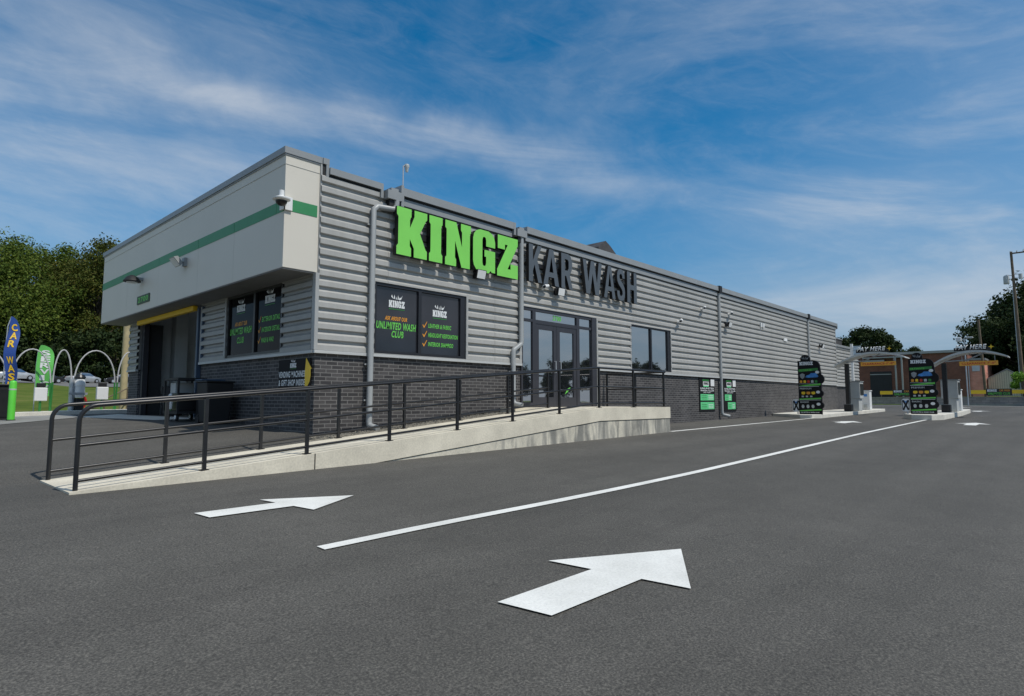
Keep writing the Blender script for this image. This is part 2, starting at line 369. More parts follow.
# ------------------------------------------------------------------ ground sheets
def sheet(name, poly, res, mt, lift, kind='structure', hf=G, snap=None):
    # convex polygon draped over the height function
    xs = [p[0] for p in poly]; ys = [p[1] for p in poly]
    x0, x1, y0, y1 = min(xs), max(xs), min(ys), max(ys)
    if isinstance(res, (int, float)): res = (res, res)
    nx = max(1, int(math.ceil((x1 - x0) / res[0]))); ny = max(1, int(math.ceil((y1 - y0) / res[1])))
    bm = bmesh.new()
    vs = [[bm.verts.new((lerp(x0, x1, i / nx), lerp(y0, y1, j / ny), 0)) for i in range(nx + 1)] for j in range(ny + 1)]
    for j in range(ny):
        for i in range(nx): bm.faces.new((vs[j][i], vs[j][i + 1], vs[j + 1][i + 1], vs[j + 1][i]))
    k = len(poly)
    area = sum(poly[i][0] * poly[(i + 1) % k][1] - poly[(i + 1) % k][0] * poly[i][1] for i in range(k))
    if area < 0: poly = poly[::-1]
    if not (k == 4 and abs(abs(area) / 2 - (x1 - x0) * (y1 - y0)) < 1e-6):
        for i in range(k):
            a = Vector((*poly[i], 0)); d = Vector((*poly[(i + 1) % k], 0)) - a
            nrm = Vector((d.y, -d.x, 0)).normalized()
            bmesh.ops.bisect_plane(bm, geom=bm.verts[:] + bm.edges[:] + bm.faces[:], plane_co=a, plane_no=nrm, clear_outer=True)
    for v in bm.verts: v.co.z = hf(v.co.x, v.co.y) + lift
    bmesh.ops.recalc_face_normals(bm, faces=bm.faces)
    me = bpy.data.meshes.new(name); bm.to_mesh(me); bm.free()
    if len(me.polygons) and me.polygons[0].normal.z < 0: me.flip_normals()
    for p in me.polygons: p.use_smooth = True
    me.materials.append(mt)
    o = bpy.data.objects.new(name, me); COL.objects.link(o)
    if kind: o['kind'] = kind
    return o

def Glow(X, Y): return G(X, Y)
# terrain in graded rings so it reaches the horizon
def terrain():
    def axis(lo, hi, fine0, fine1):
        a = []; x = lo
        while x < fine0: a.append(x); x += max(8, (fine0 - x) * .25)
        x = fine0
        while x < fine1: a.append(x); x += 2
        while x < hi: a.append(x); x += max(8, (x - fine1) * .25)
        a.append(hi); return a
    ax = axis(-700, 900, -60, 100); ay = axis(-700, 900, -50, 130)
    mb = MB()
    vs = [(x, y, G(x, y) - (.5 if (-66 < x < 62 and -32 < y < 12) else .05)) for y in ay for x in ax]
    n = len(ax)
    fs = [(j * n + i, j * n + i + 1, (j + 1) * n + i + 1, (j + 1) * n + i) for j in range(len(ay) - 1) for i in range(n - 1)]
    mb.add(vs, fs); o = mb.build('ground', M['grass'], smooth=True); o['kind'] = 'structure'
terrain()
LOT = (-70, 66, -34, 14.0)
sheet('parking_lot', [(-70, -34), (64, -34), (64, 14), (-70, 14)], .5, M['asphalt'], 0)
sheet('street', [(64, -60), (69.5, -60), (69.5, 60), (64, 60)], 1.0, M['road'], .0)
sheet('apron', [(-.02, 5.2), (-.9, 5.6), (-1.4, 10.8), (-.02, 12.0)], .4, M['conc_w'], .006)
sheet('apron_slab', [(-1.35, 10.4), (-.9, 14), (-30, 14), (-30, 1.2), (-3.6, 7.0)], .5, M['conc_slab'], .010)
sheet('back_road', [(-70, 72), (90, 72), (90, 100), (-70, 100)], 2.0, M['road'], .02)

# kerb at the back of the lot
kb = MB()
for i in range(60):
    xa, xb = -30 + i * .75, -30 + (i + 1) * .75
    za, zb = G(xa, 14.1), G(xb, 14.1)
    vs = [(xa, 13.98, za - .1), (xb, 13.98, zb - .1), (xb, 13.98, zb + .12), (xa, 13.98, za + .12), (xa, 14.2, za + .13), (xb, 14.2, zb + .13), (xb, 14.9, zb + .13), (xa, 14.9, za + .13)]
    kb.add(vs, [(0, 1, 2, 3), (3, 2, 5, 4), (4, 5, 6, 7)])
ko = kb.build('kerb', M['conc_w']); ko['kind'] = 'structure'

# painted markings
def decal_poly(name, polys, label, group=None):
    bm_obj = None
    objs = [sheet('_t', p, .25, M['paint'], .009 + .0015 * i, kind=None) for i, p in enumerate(polys)]
    base = objs[0]
    if len(objs) > 1:
        bm = bmesh.new()
        for o in objs: bm.from_mesh(o.data)
        bm.to_mesh(base.data); bm.free()
        for o in objs[1:]: bpy.data.objects.remove(o, do_unlink=True)
    base.name = name; base.data.name = name
    tag(base, label, 'road marking', group)
    return base
def arrow(x, y, s, label, rot=0.):
    def T(p): 
        a, b = p[0] * s, p[1] * s
        return (x + a * math.cos(rot) - b * math.sin(rot), y + a * math.sin(rot) + b * math.cos(rot))
    shaft = [(0, -.155), (.80, -.155), (.80, .155), (0, .155)]
    head = [(.80, -.45), (1.58, 0), (.80, .45)]
    flat_marking([T(p) for p in [(0, -.155), (.80, -.155), (.80, -.45), (1.58, 0), (.80, .45), (.80, .155), (0, .155)]], label, 'white lane arrows')
def flat_marking(pts, label, group):
    mb = MB(); mb.add([(x, y, G(x, y) + .012) for x, y in pts], [tuple(range(len(pts)))])
    o = mb.build('painted_arrow', M['paint'])
    if o.data.polygons[0].normal.z < 0: o.data.flip_normals()
    return tag(o, label, 'road marking', group)
flat_marking([(-2.94, -7.575), (-2.865, -7.945), (-1.90, -7.965), (-1.83, -8.30), (-.99, -7.79), (-2.05, -7.245), (-1.978, -7.595)], 'big white arrow painted on the asphalt in the lane nearest the camera', 'white lane arrows')
flat_marking([(-3.40, -3.885), (-3.36, -4.165), (-2.535, -4.205), (-2.47, -4.50), (-1.76, -4.12), (-2.65, -3.675), (-2.595, -3.93)], 'white arrow painted on the asphalt beside the foot of the concrete ramp', 'white lane arrows')
arrow(18.2, -3.9, 1.15, 'small far white arrow on the asphalt in front of the left menu board')
arrow(20.2, -7.4, 1.15, 'small far white arrow on the asphalt in front of the right menu board')
arrow(39.5, -5.6, 1.4, 'faint far white arrow beyond the right pay station, nearer of the two')
arrow(52, -3.2, 1.6, 'faint farthest white arrow near the retaining wall across the lot')
LC = [(-3.12, -5.78), (-1.76, -5.79), (-.6, -5.85), (1., -5.89), (3.1, -5.90), (5.6, -5.84), (8.2, -5.77), (13.4, -5.69), (18, -5.69), (23.2, -5.70)]
def lane_strip(pts, hw, label):
    # resampled every 0.4 m so it follows the ground
    P = []
    for (xa, ya), (xb, yb) in zip(pts, pts[1:]):
        k = max(1, int((xb - xa) / .4)); P += [(lerp(xa, xb, i / k), lerp(ya, yb, i / k)) for i in range(k)]
    P.append(pts[-1]); P = [P[0]] + [((a[0] + b[0] + c[0]) / 3, (a[1] + b[1] + c[1]) / 3) for a, b, c in zip(P, P[1:], P[2:])] + [P[-1]]
    mb = MB(); mb.add([(x, y + s_ * hw, G(x, y + s_ * hw) + .010) for x, y in P for s_ in (-1, 1)], [(2 * i, 2 * i + 2, 2 * i + 3, 2 * i + 1) for i in range(len(P) - 1)])
    return tag(mb.build('lane_line', M['paint']), label, 'road marking')
lane_strip(LC, .062, 'long white line painted between the two driving lanes')
decal_poly('lane_line', [[(9.5, -2.08), (21.5, -2.12), (21.5, -2.0), (9.5, -1.96)]], 'short white line running from the ramp landing to the left pay island', None)

# ------------------------------------------------------------------ ramp
def ramp_z(x): return .33 + .0833 * x if x < 6.12 else .84
YF, YB = -2.06, -.50
rmp = thing('access_ramp', 'long pale concrete access ramp rising along the building to the entrance landing', 'ramp', (0, YF, 0))
mb = MB(); xs = [-4.05 + i * .35 for i in range(30)] + [6.12, 7.2, 8.3, 9.42]
xs = sorted(x for x in xs if x <= 6.12 or x > 6.12)
def strip(mb, xs, y0, y1, zt, zb):
    n = len(xs); vs = []
    for x in xs: vs += [(x, y0, zb(x)), (x, y0, zt(x)), (x, y1, zt(x)), (x, y1, zb(x))]
    fs = [(0, 1, 2, 3), tuple(4 * (n - 1) + k for k in (3, 2, 1, 0))]
    for i in range(n - 1):
        a, b = 4 * i, 4 * (i + 1)
        fs += [(a, b, b + 1, a + 1), (a + 1, b + 1, b + 2, a + 2), (a + 2, b + 2, b + 3, a + 3), (a + 3, b + 3, b, a)]
    mb.add(vs, fs)
strip(mb, xs, YF, YB, ramp_z, lambda x: ramp_z(x) - min(.30, .34))
mb.build('slab', M['conc'], rmp)
mb = MB(); strip(mb, [x for x in xs if x > 0], YF + .018, YB - .02, lambda x: ramp_z(x) - .315, lambda x: G(x, YF) - .3)
mb.build('foundation_wall', M['conc_st'], rmp)
mb = MB().box(4.9, 9.42, YB + .002, -.005, .5, .84)
mb.build('landing', M['conc'], rmp)
mb = MB().box(8.0, 9.402, YB + .006, -.007, -.1, .5)
mb.build('landing_wall', M['conc_st'], rmp)
mb = MB()
for x in (-1.1,):   # joints across the ramp slab
    mb.box(x - .008, x + .008, YF - .003, YF + .01, ramp_z(x) - .30, ramp_z(x) - .002)
mb.build_each('joint', M['blackrough'], rmp)

gv = MB(); n = 26
vs = []
for i in range(n + 1):
    x = -.35 + i * (5.2 / n)
    for j in range(4):
        y = YB + .0 + j * (.495 / 3)
        z = max(ramp_z(x) - .02, .0) + (.03 if j in (1, 2) else 0) + random.uniform(-.008, .012)
        if x < .1: z = min(z, .42) - .0
        vs.append((x, y, z))
fs = [(i * 4 + j, (i + 1) * 4 + j, (i + 1) * 4 + j + 1, i * 4 + j + 1) for i in range(n) for j in range(3)]
gv.add(vs, fs); go = gv.build('gravel_strip', M['gravel'], smooth=True); go['kind'] = 'structure'
# loose stones on the gravel strip
peb = MB()
for i in range(900):
    x = random.uniform(-.2, 4.8); y = random.uniform(YB + .02, -.03); s_ = random.uniform(.008, .024)
    z = ramp_z(x) + .008
    if x < .1: z = min(z + .02, .43)
    a = random.uniform(0, 6.3); pts = [(x + s_ * math.cos(a + k * 2.1), y + s_ * math.sin(a + k * 2.1), z) for k in range(3)]
    peb.add(pts + [(x, y, z + s_ * .9)], [(0, 1, 3), (1, 2, 3), (2, 0, 3)])
po = peb.build('gravel_stones', M['gravel']); po['kind'] = 'stuff'; tag(po, 'loose pale gravel between the ramp and the brick wall', 'gravel')

# railings
def railing(name, label, y, x0, x1, posts, loop_start=True, side=False):
    t = thing(name, label, 'railing', (x0, y, ramp_z(x0)))
    H = .94
    def rz(x): return ramp_z(x)
    mb = MB(); r0 = .0255
    pts = []
    if loop_start:
        pts += [(x0, y, rz(x0) - .02), (x0, y, rz(x0) + H - .17)]
        for k in range(1, 6):
            a = math.pi / 2 * k / 6
            pts.append((x0 + .17 * (1 - math.cos(a)), y, rz(x0) + H - .17 + .17 * math.sin(a) + .0833 * .17 * (1 - math.cos(a))))
    xx = x0 + .17 if loop_start else x0
    pts.append((xx, y, rz(xx) + H))
    if x1 > 6.12: pts.append((6.12, y, rz(6.12) + H))
    pts.append((x1, y, rz(x1) + H))
    mb.tube(pts, r0, 12); mb.build('handrail', M['black'], t, smooth=True)
    for h in (.50, .105):
        mb = MB(); p2 = [(x0, y, rz(x0) + h)]
        if x1 > 6.12: p2.append((6.12, y, rz(6.12) + h))
        p2.append((x1, y, rz(x1) + h)); mb.tube(p2, .019, 10); mb.build('rail', M['black'], t, smooth=True)
    for i, px in enumerate(posts):
        if i == 0 and loop_start: continue
        if loop_start and i == 0: continue
        mb = MB(); mb.box(px - .022, px + .022, y - .022, y + .022, rz(px) - .03, rz(px) + H - .005)
        mb.build('post', M['black'], t)
        bp = MB().box(px - .05, px + .05, y - .05, y + .05, rz(px) - .01, rz(px) + .012); bp.build('base_plate', M['black'], t)
    return t
P0 = -3.98
fr = railing('handrail', 'black steel railing along the open front edge of the ramp and landing', -1.98, P0, 9.30, [P0, -2.61, -1.19, .26, 1.74, 3.21, 4.70, 6.19, 7.69, 9.22])
railing('handrail', 'black steel railing along the back edge of the ramp next to the wall', -.58, P0, 6.04, [P0, -2.63, -1.23, .17, 1.61, 3.07, 4.55, 6.0])
# side railing closing the landing
t = thing('handrail', 'short black railing closing the right end of the entrance landing', 'railing', (9.30, -1.9, .84))
for h, r_ in ((.94, .0245), (.50, .019), (.105, .019)):
    MB().tube([(9.30, -1.95, .84 + h), (9.30, -.08, .84 + h)], r_, 10).build('rail', M['black'], t, smooth=True)
for y in (-1.05, -.1):
    MB().box(9.278, 9.322, y - .022, y + .022, .81, 1.775).build('post', M['black'], t)

# ------------------------------------------------------------------ text & glyphs
def text_mesh(s, bold=.0, shear=0.):
    cu = bpy.data.curves.new('t', 'FONT'); cu.body = s; cu.size = 1; cu.offset = bold; cu.shear = shear
    cu.resolution_u = 3; cu.space_character = 1.12; cu.offset = min(bold, .028)
    o = bpy.data.objects.new('t', cu); COL.objects.link(o)
    dg = bpy.context.evaluated_depsgraph_get(); me = bpy.data.meshes.new_from_object(o.evaluated_get(dg))
    bpy.data.objects.remove(o, do_unlink=True)
    return me
def lettering(name, s, o, r, u, w, h, mt, parent, bold=.02, shear=0., depth=.0, eps=.004, align='l', label=None, sidemat=None):
    # text fitted into a w x h box whose lower-left corner is o
    me = text_mesh(s, bold, shear)
    xs = [v.co.x for v in me.vertices]; ys = [v.co.y for v in me.vertices]
    x0, x1, y0, y1 = min(xs), max(xs), min(ys), max(ys)
    o = Vector(o); r = Vector(r); u = Vector(u); n = r.cross(u)
    off = Vector(parent['_loc']) if parent is not None and '_loc' in parent else Vector((0, 0, 0))
    bm = bmesh.new(); bm.from_mesh(me); bpy.data.meshes.remove(me)
    for v in bm.verts:
        a = (v.co.x - x0) / (x1 - x0) * w; b = (v.co.y - y0) / (y1 - y0) * h
        v.co = o + r * a + u * b + n * (eps + depth) - off
    bmesh.ops.recalc_face_normals(bm, faces=bm.faces)
    for f in bm.faces: 
        f.normal_update()
    if bm.faces and bm.faces[:][0].normal.dot(n) < 0: bmesh.ops.reverse_faces(bm, faces=bm.faces)
    if depth:
        for f in bm.faces: f.material_index = 0
        top = bm.faces[:]
        ret = bmesh.ops.extrude_face_region(bm, geom=top, use_keep_orig=True)
        nv = [g for g in ret['geom'] if isinstance(g, bmesh.types.BMVert)]
        for v in nv: v.co -= n * depth
        nf = [g for g in ret['geom'] if isinstance(g, bmesh.types.BMFace)]
        keep = set(top)
        for f in bm.faces:
            if f not in keep: f.material_index = 1
    me = bpy.data.meshes.new(name); bm.to_mesh(me); bm.free()
    me.materials.append(mt)
    if sidemat: me.materials.append(sidemat)
    ob = bpy.data.objects.new(name, me); COL.objects.link(ob)
    if parent is not None: ob.parent = parent; ob['_loc'] = tuple(off)
    if label: ob['label'] = label
    return ob
RX, UZ = Vector((1, 0, 0)), Vector((0, 0, 1))
RF = Vector((0, -1, 0))          # right-hand direction on the left facade, seen from outside
def shape(name, polys, o, r, u, w, h, mt, parent, eps=.004, d=.001):
    mb = MB()
    o2 = Vector(o) + Vector(r).cross(Vector(u)) * eps
    for p in polys: mb.prism([(a * w, b * h) for a, b in p], o2, r, u, d)
    return mb.build(name, mt, parent)
GL = {
 'K': [(0,0),(.47,0),(.47,.17),(.425,.22),(.425,.37),(.56,.18),(.56,0),(1,0),(1,.17),(.95,.21),(.76,.53),(.95,.82),(1,.86),(1,1),(.57,1),(.57,.86),(.425,.60),(.425,.79),(.47,.84),(.47,1),(0,1),(0,.84),(.05,.79),(.05,.22),(0,.17)],
 'I': [(0,0),(1,0),(1,.16),(.90,.21),(.90,.80),(1,.85),(1,1),(0,1),(0,.85),(.10,.80),(.10,.21),(0,.16)],
 'N': [(0,0),(.42,0),(.42,.16),(.375,.2),(.375,.58),(.62,.02),(.62,0),(.96,0),(.96,.80),(1,.84),(1,1),(.60,1),(.60,.85),(.645,.80),(.645,.46),(.42,1),(0,1),(0,.84),(.05,.80),(.05,.2),(0,.16)],
 'G': [(.30,0),(.13,.05),(.04,.13),(0,.24),(0,.76),(.04,.87),(.13,.95),(.30,1),(.70,1),(.87,.95),(.96,.87),(1,.76),(1,.63),(.585,.63),(.585,.77),(.56,.83),(.5,.85),(.44,.83),(.415,.77),(.415,.23),(.44,.17),(.5,.15),(.56,.17),(.585,.23),(.585,.38),(.51,.38),(.51,.54),(1,.54),(1,.03),(.84,.03),(.80,.07),(.70,0)],
 'Z': [(0,0),(1,0),(1,.34),(.64,.34),(.64,.205),(.50,.205),(1,.84),(1,1),(.03,1),(.03,.67),(.37,.67),(.37,.795),(.50,.795),(0,.155)],
 'k2': [(0,0),(.30,0),(.30,.30),(.42,.47),(.70,0),(1,0),(.62,.62),(.97,1),(.66,1),(.30,.57),(.30,1),(0,1)],
 'w2': [(.17,0),(.36,0),(.50,.62),(.64,0),(.83,0),(1,1),(.83,1),(.725,.36),(.585,1),(.415,1),(.275,.36),(.17,1),(0,1)],
 'h2': [(0,0),(.30,0),(.30,.42),(.70,.42),(.70,0),(1,0),(1,1),(.70,1),(.70,.58),(.30,.58),(.30,1),(0,1)],
}
def slab_word(o, r, u, w, h, mt, parent, eps=.004):
    # KINGZ in the slab letters of the big sign, one flat mesh
    mb = MB(); x = 0; o = Vector(o) + Vector(r).cross(Vector(u)) * eps
    ws = dict(K=.79, I=.37, N=.78, G=.72, Z=.73); tot = sum(ws.values()) + .07 * 4
    for c in 'KINGZ':
        mb.prism([((x + a * ws[c]) / tot * w, b * h) for a, b in GL[c]], o, r, u, .001); x += ws[c] + .07
    return mb.build('lettering', mt, parent)
CROWN = [[(.0, .55), (.06, .95), (.12, .6), (.2, .25), (.17, .2)], [(.22, .2), (.27, 1.), (.34, .5), (.3, .15)], [(.38, .15), (.5, .75), (.46, .35), (.52, .12)],
         [(.56, .12), (.6, 1.), (.66, .45), (.64, .12)], [(.68, .15), (.74, .55), (.86, .5), (1., 1.), (.88, .25), (.74, .02)]]
def logo(o, r, u, w, parent, eps=.004):
    o = Vector(o); r = Vector(r); u = Vector(u); h = w * .36
    slab_word(o + u * (h * .30), r, u, w, h, M['decwhite'], parent, eps)
    shape('underline', [[(0, .0), (1, .0), (1, .55), (0, .55)]], o, r, u, w, h * .2, M['decdgreen'], parent, eps)
    shape('crown', CROWN, o + u * h * 1.42 + r * w * .14, r, u, w * .72, h * .75, M['decwhite'], parent, eps)
CHECK = [[(0, .45), (.14, .5), (.34, .22), (.9, 1), (1, .98), (.38, 0), (.3, 0)]]

# ------------------------------------------------------------------ the building
B = thing('car_wash_building', 'long grey corrugated metal car wash building on a dark brick base', 'building', (0, 0, .4))
XE, XE2 = 32.55, 39.0
BT = 1.88          # top of the brick base
RT = 5.43          # roof edge
# brick base of the long wall
mb = MB()
def bbox_wall(x0, x1, z0, z1, y=-0.0): mb.box(x0, x1, y, y + .25, z0, z1)
bbox_wall(0, 5.62, -.2, BT); bbox_wall(8.86, XE, -.3, BT)
mb.box(XE + .002, XE2, .42, .67, -.3, BT)
mb.box(0.002, .25, .252, 5.42, -.2, BT - .002)          # left facade
mb.box(0.002, .25, 10.3, 11.2, -.2, BT - .002)
mb.build_each('brick_base', M['brick'], B)
# door reveal and structure behind
# corrugated siding
PER = .2; DEP = .058
def profile(z0, z1):
    pts = []; k = math.floor((z0 - BT) / PER) - 1
    while True:
        b = BT + k * PER
        for dz, d in ((0.0, 0.0), (.046, 0.0), (.060, DEP), (.150, DEP), (.2, 0.0)):
            pts.append((b + dz, d))
        if b > z1: break
        k += 1
    pts.sort(); out = []
    def val(z):
        for (a, da), (b_, db) in zip(pts, pts[1:]):
            if a <= z <= b_ and b_ > a: return da + (db - da) * (z - a) / (b_ - a)
        return 0
    out.append((z0, val(z0)))
    for p in pts:
        if z0 + 1e-4 < p[0] < z1 - 1e-4 and (not out or abs(out[-1][0] - p[0]) > 1e-5): out.append(p)
    out.append((z1, val(z1))); return out
def siding(mb, o, r, x0, x1, z0, z1):
    o = Vector(o); r = Vector(r); n = r.cross(UZ); pr = profile(z0, z1)
    vs = []
    for z, d in pr:
        vs.append(o + r * x0 + n * (.003 + d) + UZ * z); vs.append(o + r * x1 + n * (.003 + d) + UZ * z)
    fs = [(2 * i, 2 * i + 1, 2 * i + 3, 2 * i + 2) for i in range(len(pr) - 1)]
    mb.add(vs, fs)
W1 = (1.24, 3.72, 1.95, 3.39); DR = (5.62, 8.86, .84, 3.40); W2 = (10.74, 13.24, 1.98, 3.40)
mb = MB()
S0 = BT + .05
def wall_rows(mb, o, r, xa, xb, z0, z1, holes):
    zsx = sorted({z0, z1, *[h[2] for h in holes if z0 < h[2] < z1], *[h[3] for h in holes if z0 < h[3] < z1]})
    for za, zb in zip(zsx, zsx[1:]):
        cur = xa; zm = (za + zb) / 2
        for h in sorted(holes):
            if h[2] < zm < h[3]:
                if h[0] > cur and cur < xb: siding(mb, o, r, cur, min(h[0], xb), za, zb)
                cur = max(cur, h[1])
        if cur < xb: siding(mb, o, r, cur, xb, za, zb)
for xa, xb, top in ((.012, 1.5, 5.30), (1.5, 5.45, 5.08), (5.45, 17.05, 5.08), (17.05, 27.6, 5.3), (27.6, XE, 5.3)):
    wall_rows(mb, (0, 0, 0), RX, xa, xb, S0, top, [W1, DR, W2])
mb.build('siding', M['siding'], B); mb = MB(); siding(mb, (0, .40, 0), RX, XE, XE2, S0, 4.3)
# return of the step at the far end, and backing
mb.build('siding', M['siding'], B)
# left facade siding (x runs along -Y)
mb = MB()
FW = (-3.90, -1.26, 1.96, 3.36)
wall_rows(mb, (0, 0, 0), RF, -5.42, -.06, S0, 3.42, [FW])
mb.build('siding', M['siding_shaded'], B); mb = MB()
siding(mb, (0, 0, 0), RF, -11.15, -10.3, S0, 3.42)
mb.build('siding', M['siding_shaded'], B)
# core walls behind the cladding
mb = MB()
mb.box(.012, 5.60, .012, .2, S0, 5.3) if False else None
for (xa, xb, za, zb) in ((.01, W1[0] + .01, S0, 5.2), (W1[1] - .01, DR[0] + .01, S0, 5.2), (DR[1] - .01, W2[0] + .01, S0, 5.2), (W2[1] - .01, XE, S0, 5.2),
                         (W1[0] + .01, W1[1] - .01, W1[3] - .01, 5.2), (DR[0] + .01, DR[1] - .01, DR[3] - .01, 5.2), (W2[0] + .01, W2[1] - .01, W2[3] - .01, 5.2)):
    mb.box(xa, xb, .0015, .2, za, zb)
mb.box(.0015, .2, .21, 1.27, S0, 5.2); mb.box(.0015, .2, 3.89, 5.42, S0, 5.2); mb.box(.0015, .2, 1.27, 3.89, 3.35, 5.2)
mb.box(.0015, .2, 10.3, 11.2, S0, 5.2); mb.box(.0015, .2, 5.42, 10.3, 3.36, 5.2)
mb.box(XE + .002, XE2, .402, .6, S0, 4.3)
mb.box(XE2 - .1, XE2, .6, 11.2, .2, 4.3); mb.box(XE - .15, XE, .2, 11.2, .2, 5.2)
mb.box(.2, XE - .15, 11.0, 11.2, .2, 5.2)
mb.build_each('wall_core', M['soffit'], B)
mb = MB(); mb.box(.2, XE - .152, .2, 11.0, 5.12, 5.2); mb.box(XE, XE2, .6, 11.2, 4.2, 4.3)
mb.build('roof', M['roof'], B)
# interior floor and dark inside of the shop so the doors have depth
mb = MB(); mb.box(.25, 31, .25, 5.2, .70, .835); mb.build('shop_floor', M['int_dark'], B)

# flashings between brick and siding
mb = MB()
mb.box(-.055, 1.22, -.075, 0, BT, BT + .055); mb.box(1.22, 3.78, -.075, 0, BT, BT + .055); mb.box(3.78, 5.62, -.075, 0, BT, BT + .055)
mb.box(8.9, XE, -.075, 0, BT, BT + .055); mb.box(XE + .003, XE2, .32, .40, BT, BT + .055)
mb.box(-.075, 0, .002, 5.42, BT, BT + .055); mb.box(-.075, 0, 10.3, 11.18, BT, BT + .055)
mb.build_each('flashing', M['light_trim'], B)
# vertical corner trims and opening trims
mb = MB()
mb.box(-.06, .012, -.062, -.0035, BT + .06, 3.37); mb.box(-.0605, -.0035, -.002, .05, BT + .06, 3.37)
mb.box(.0, .035, -.03, -.0035, 3.38, 5.46)
mb.box(W1[1] + .002, W1[1] + .06, -.06, -.003, BT + .06, W1[3] + .05)
mb.box(8.862, 8.93, -.06, -.003, .85, 3.42); mb.box(5.545, 5.618, -.06, -.003, BT + .06, 3.42)
mb.box(W2[1] + .002, W2[1] + .05, -.055, -.003, BT + .06, W2[3] + .03); mb.box(W2[0] - .04, W2[0] - .002, -.055, -.003, W2[2], W2[3] + .03)
mb.box(XE - .04, XE + .02, -.065, .39, BT + .06, 5.3)
mb.box(-.06, -.003, 3.92, 3.98, BT + .06, 3.36); mb.box(-.06, -.003, 5.36, 5.42, BT + .06, 3.3)
mb.build_each('corner_trim', M['trim'], B)

# parapet fascia wrapping the left end
FX = -.68
fa = MB(); fa.box(FX, -.001, .0, 11.75, 3.38, 5.44); fa.build('fascia', M['fascia'], B)
mb = MB(); mb.box(FX - .0, -.001, -.006, -.0005, 3.385, 5.44); mb.build('fascia_return', M['fascia'], B)
mb = MB()
for a, b in ((.30, 2.1), (2.115, 4.0), (4.015, 6.6), (6.615, 9.2), (9.215, 11.752)): mb.box(FX - .006, FX, a, b, 4.40, 4.61)
mb.box(FX - .006, FX, .0, .285, 4.40, 4.61)
mb.box(FX + .13, -.04, -.012, -.007, 4.42, 4.64)
mb.build_each('stripe', M['greenst'], B)
mb = MB(); 
for y in (2.107, 4.007, 6.607, 9.207): mb.box(FX - .002, FX - .001, y - .0015, y + .0015, 3.40, 4.399)
mb.box(FX - .008, FX, -.013, 11.75, 5.27, 5.278); mb.box(FX, 0, -.013, -.006, 5.27, 5.28)
mb.build_each('panel_joint', mat('joint_grey', (.50, .485, .44), .6), B)
mb = MB(); mb.box(FX + .01, -.002, .01, 11.74, 3.355, 3.378); mb.build('soffit', M['soffit'], B)
mb = MB(); mb.box(FX - .035, .035, -.035, 11.8, 5.47, 5.59); mb.box(FX - .015, .03, -.02, 11.77, 5.44, 5.47)
mb.box(.036, .16, -.06, .2, 5.47, 5.585); mb.box(.10, .16, -.058, .2, 5.20, 5.469)
mb.build('fascia_coping', M['coping'], B)
mb = MB(); mb.box(.036, .10, -.03, -.01, 5.25, 5.46); mb.build_each('shadow_gap', M['blackrough'], B)
# roof copings
mb = MB()
mb.box(.161, 1.37, -.10, .22, 5.29, 5.42); mb.box(1.31, 1.37, -.102, .2, 5.12, 5.29)
for xa, xb in ((1.82, 5.22), (5.72, XE + .03)):
    mb.box(xa, xb, -.16, .24, 5.27, 5.44); mb.box(xa, xb, -.10, .002, 5.08, 5.225)
    mb.box(xa, xb, -.075, .0, 5.225, 5.27)
    mb.box(xa - .07, xa, -.19, .22, 5.02, 5.47) if xa < 3 else None
    mb.box(xb, xb + .07, -.165, .22, 5.13, 5.44)
mb.box(XE + .02, XE2 + .05, .28, .7, 4.25, 4.38)
mb.build_each('coping', M['coping'], B)
mb = MB()
for xa, xb in ((1.82, 5.22), (5.72, 17.0), (17.1, 27.55), (27.65, XE)): mb.box(xa + .01, xb - .01, -.103, -.075, 5.2252, 5.2695)
mb.box(.17, 1.30, -.06, -.0, 5.26, 5.29)
mb.build_each('shadow_gap', M['blackrough'], B)
# collector boxes and downspouts
def pipe_at(name, pts, w=.095):
    mb = MB(); mb.tube(pts, w * .56, 12); return mb
for k, xb in enumerate((1.60, 5.50)):
    mb = MB(); mb.box(xb - .19, xb + .17, -.20, .1, 5.12, 5.30); mb.box(xb - .08, xb + .10, -.16, 0, 5.30, 5.37)
    mb.box(xb - .12, xb + .12, -.155, -.02, 4.98, 5.118, 1)
    mb.build('gutter_box', [M['coping'], M['blackrough']], B)
dsm = M['pipe']
pipe_at('d', [(1.66, -.15, 5.12), (1.66, -.15, 5.0), (1.60, -.13, 4.93), (1.22, -.12, 4.90), (1.13, -.12, 4.82), (1.115, -.12, .60), (1.115, -.14, .53), (1.17, -.34, .47)], .11).build('downspout', dsm, B, smooth=True)
pipe_at('d', [(5.53, -.12, 5.12), (5.53, -.12, 2.46), (5.50, -.12, 2.40), (5.26, -.12, 2.26), (5.235, -.12, 2.2), (5.235, -.12, 1.0), (5.25, -.15, .94), (5.33, -.34, .89)], .11).build('downspout', dsm, B, smooth=True)
for x in (17.05, 27.62):
    zb = G(x, -.2) if x < 20 else .5
    pipe_at('d', [(x, -.10, 5.2), (x, -.10, zb + .28), (x + .03, -.12, zb + .2), (x + .16, -.34, zb + .14)], .11).build('downspout', dsm, B, smooth=True)
    MB().box(x - .12, x + .12, -.2, -.02, 5.2, 5.47).build('leader_head', M['blackrough'], B)
mb = MB()
for x in (1.115, 5.235, 17.05):
    for z in (1.0, 1.7, 2.6, 3.6, 4.5):
        if x == 5.235 and z > 2: x_ = 5.53
        else: x_ = x
        mb.box(x_ - .09, x_ + .09, -.075, -.045, z, z + .03)
mb.build_each('pipe_strap', M['trim'], B)

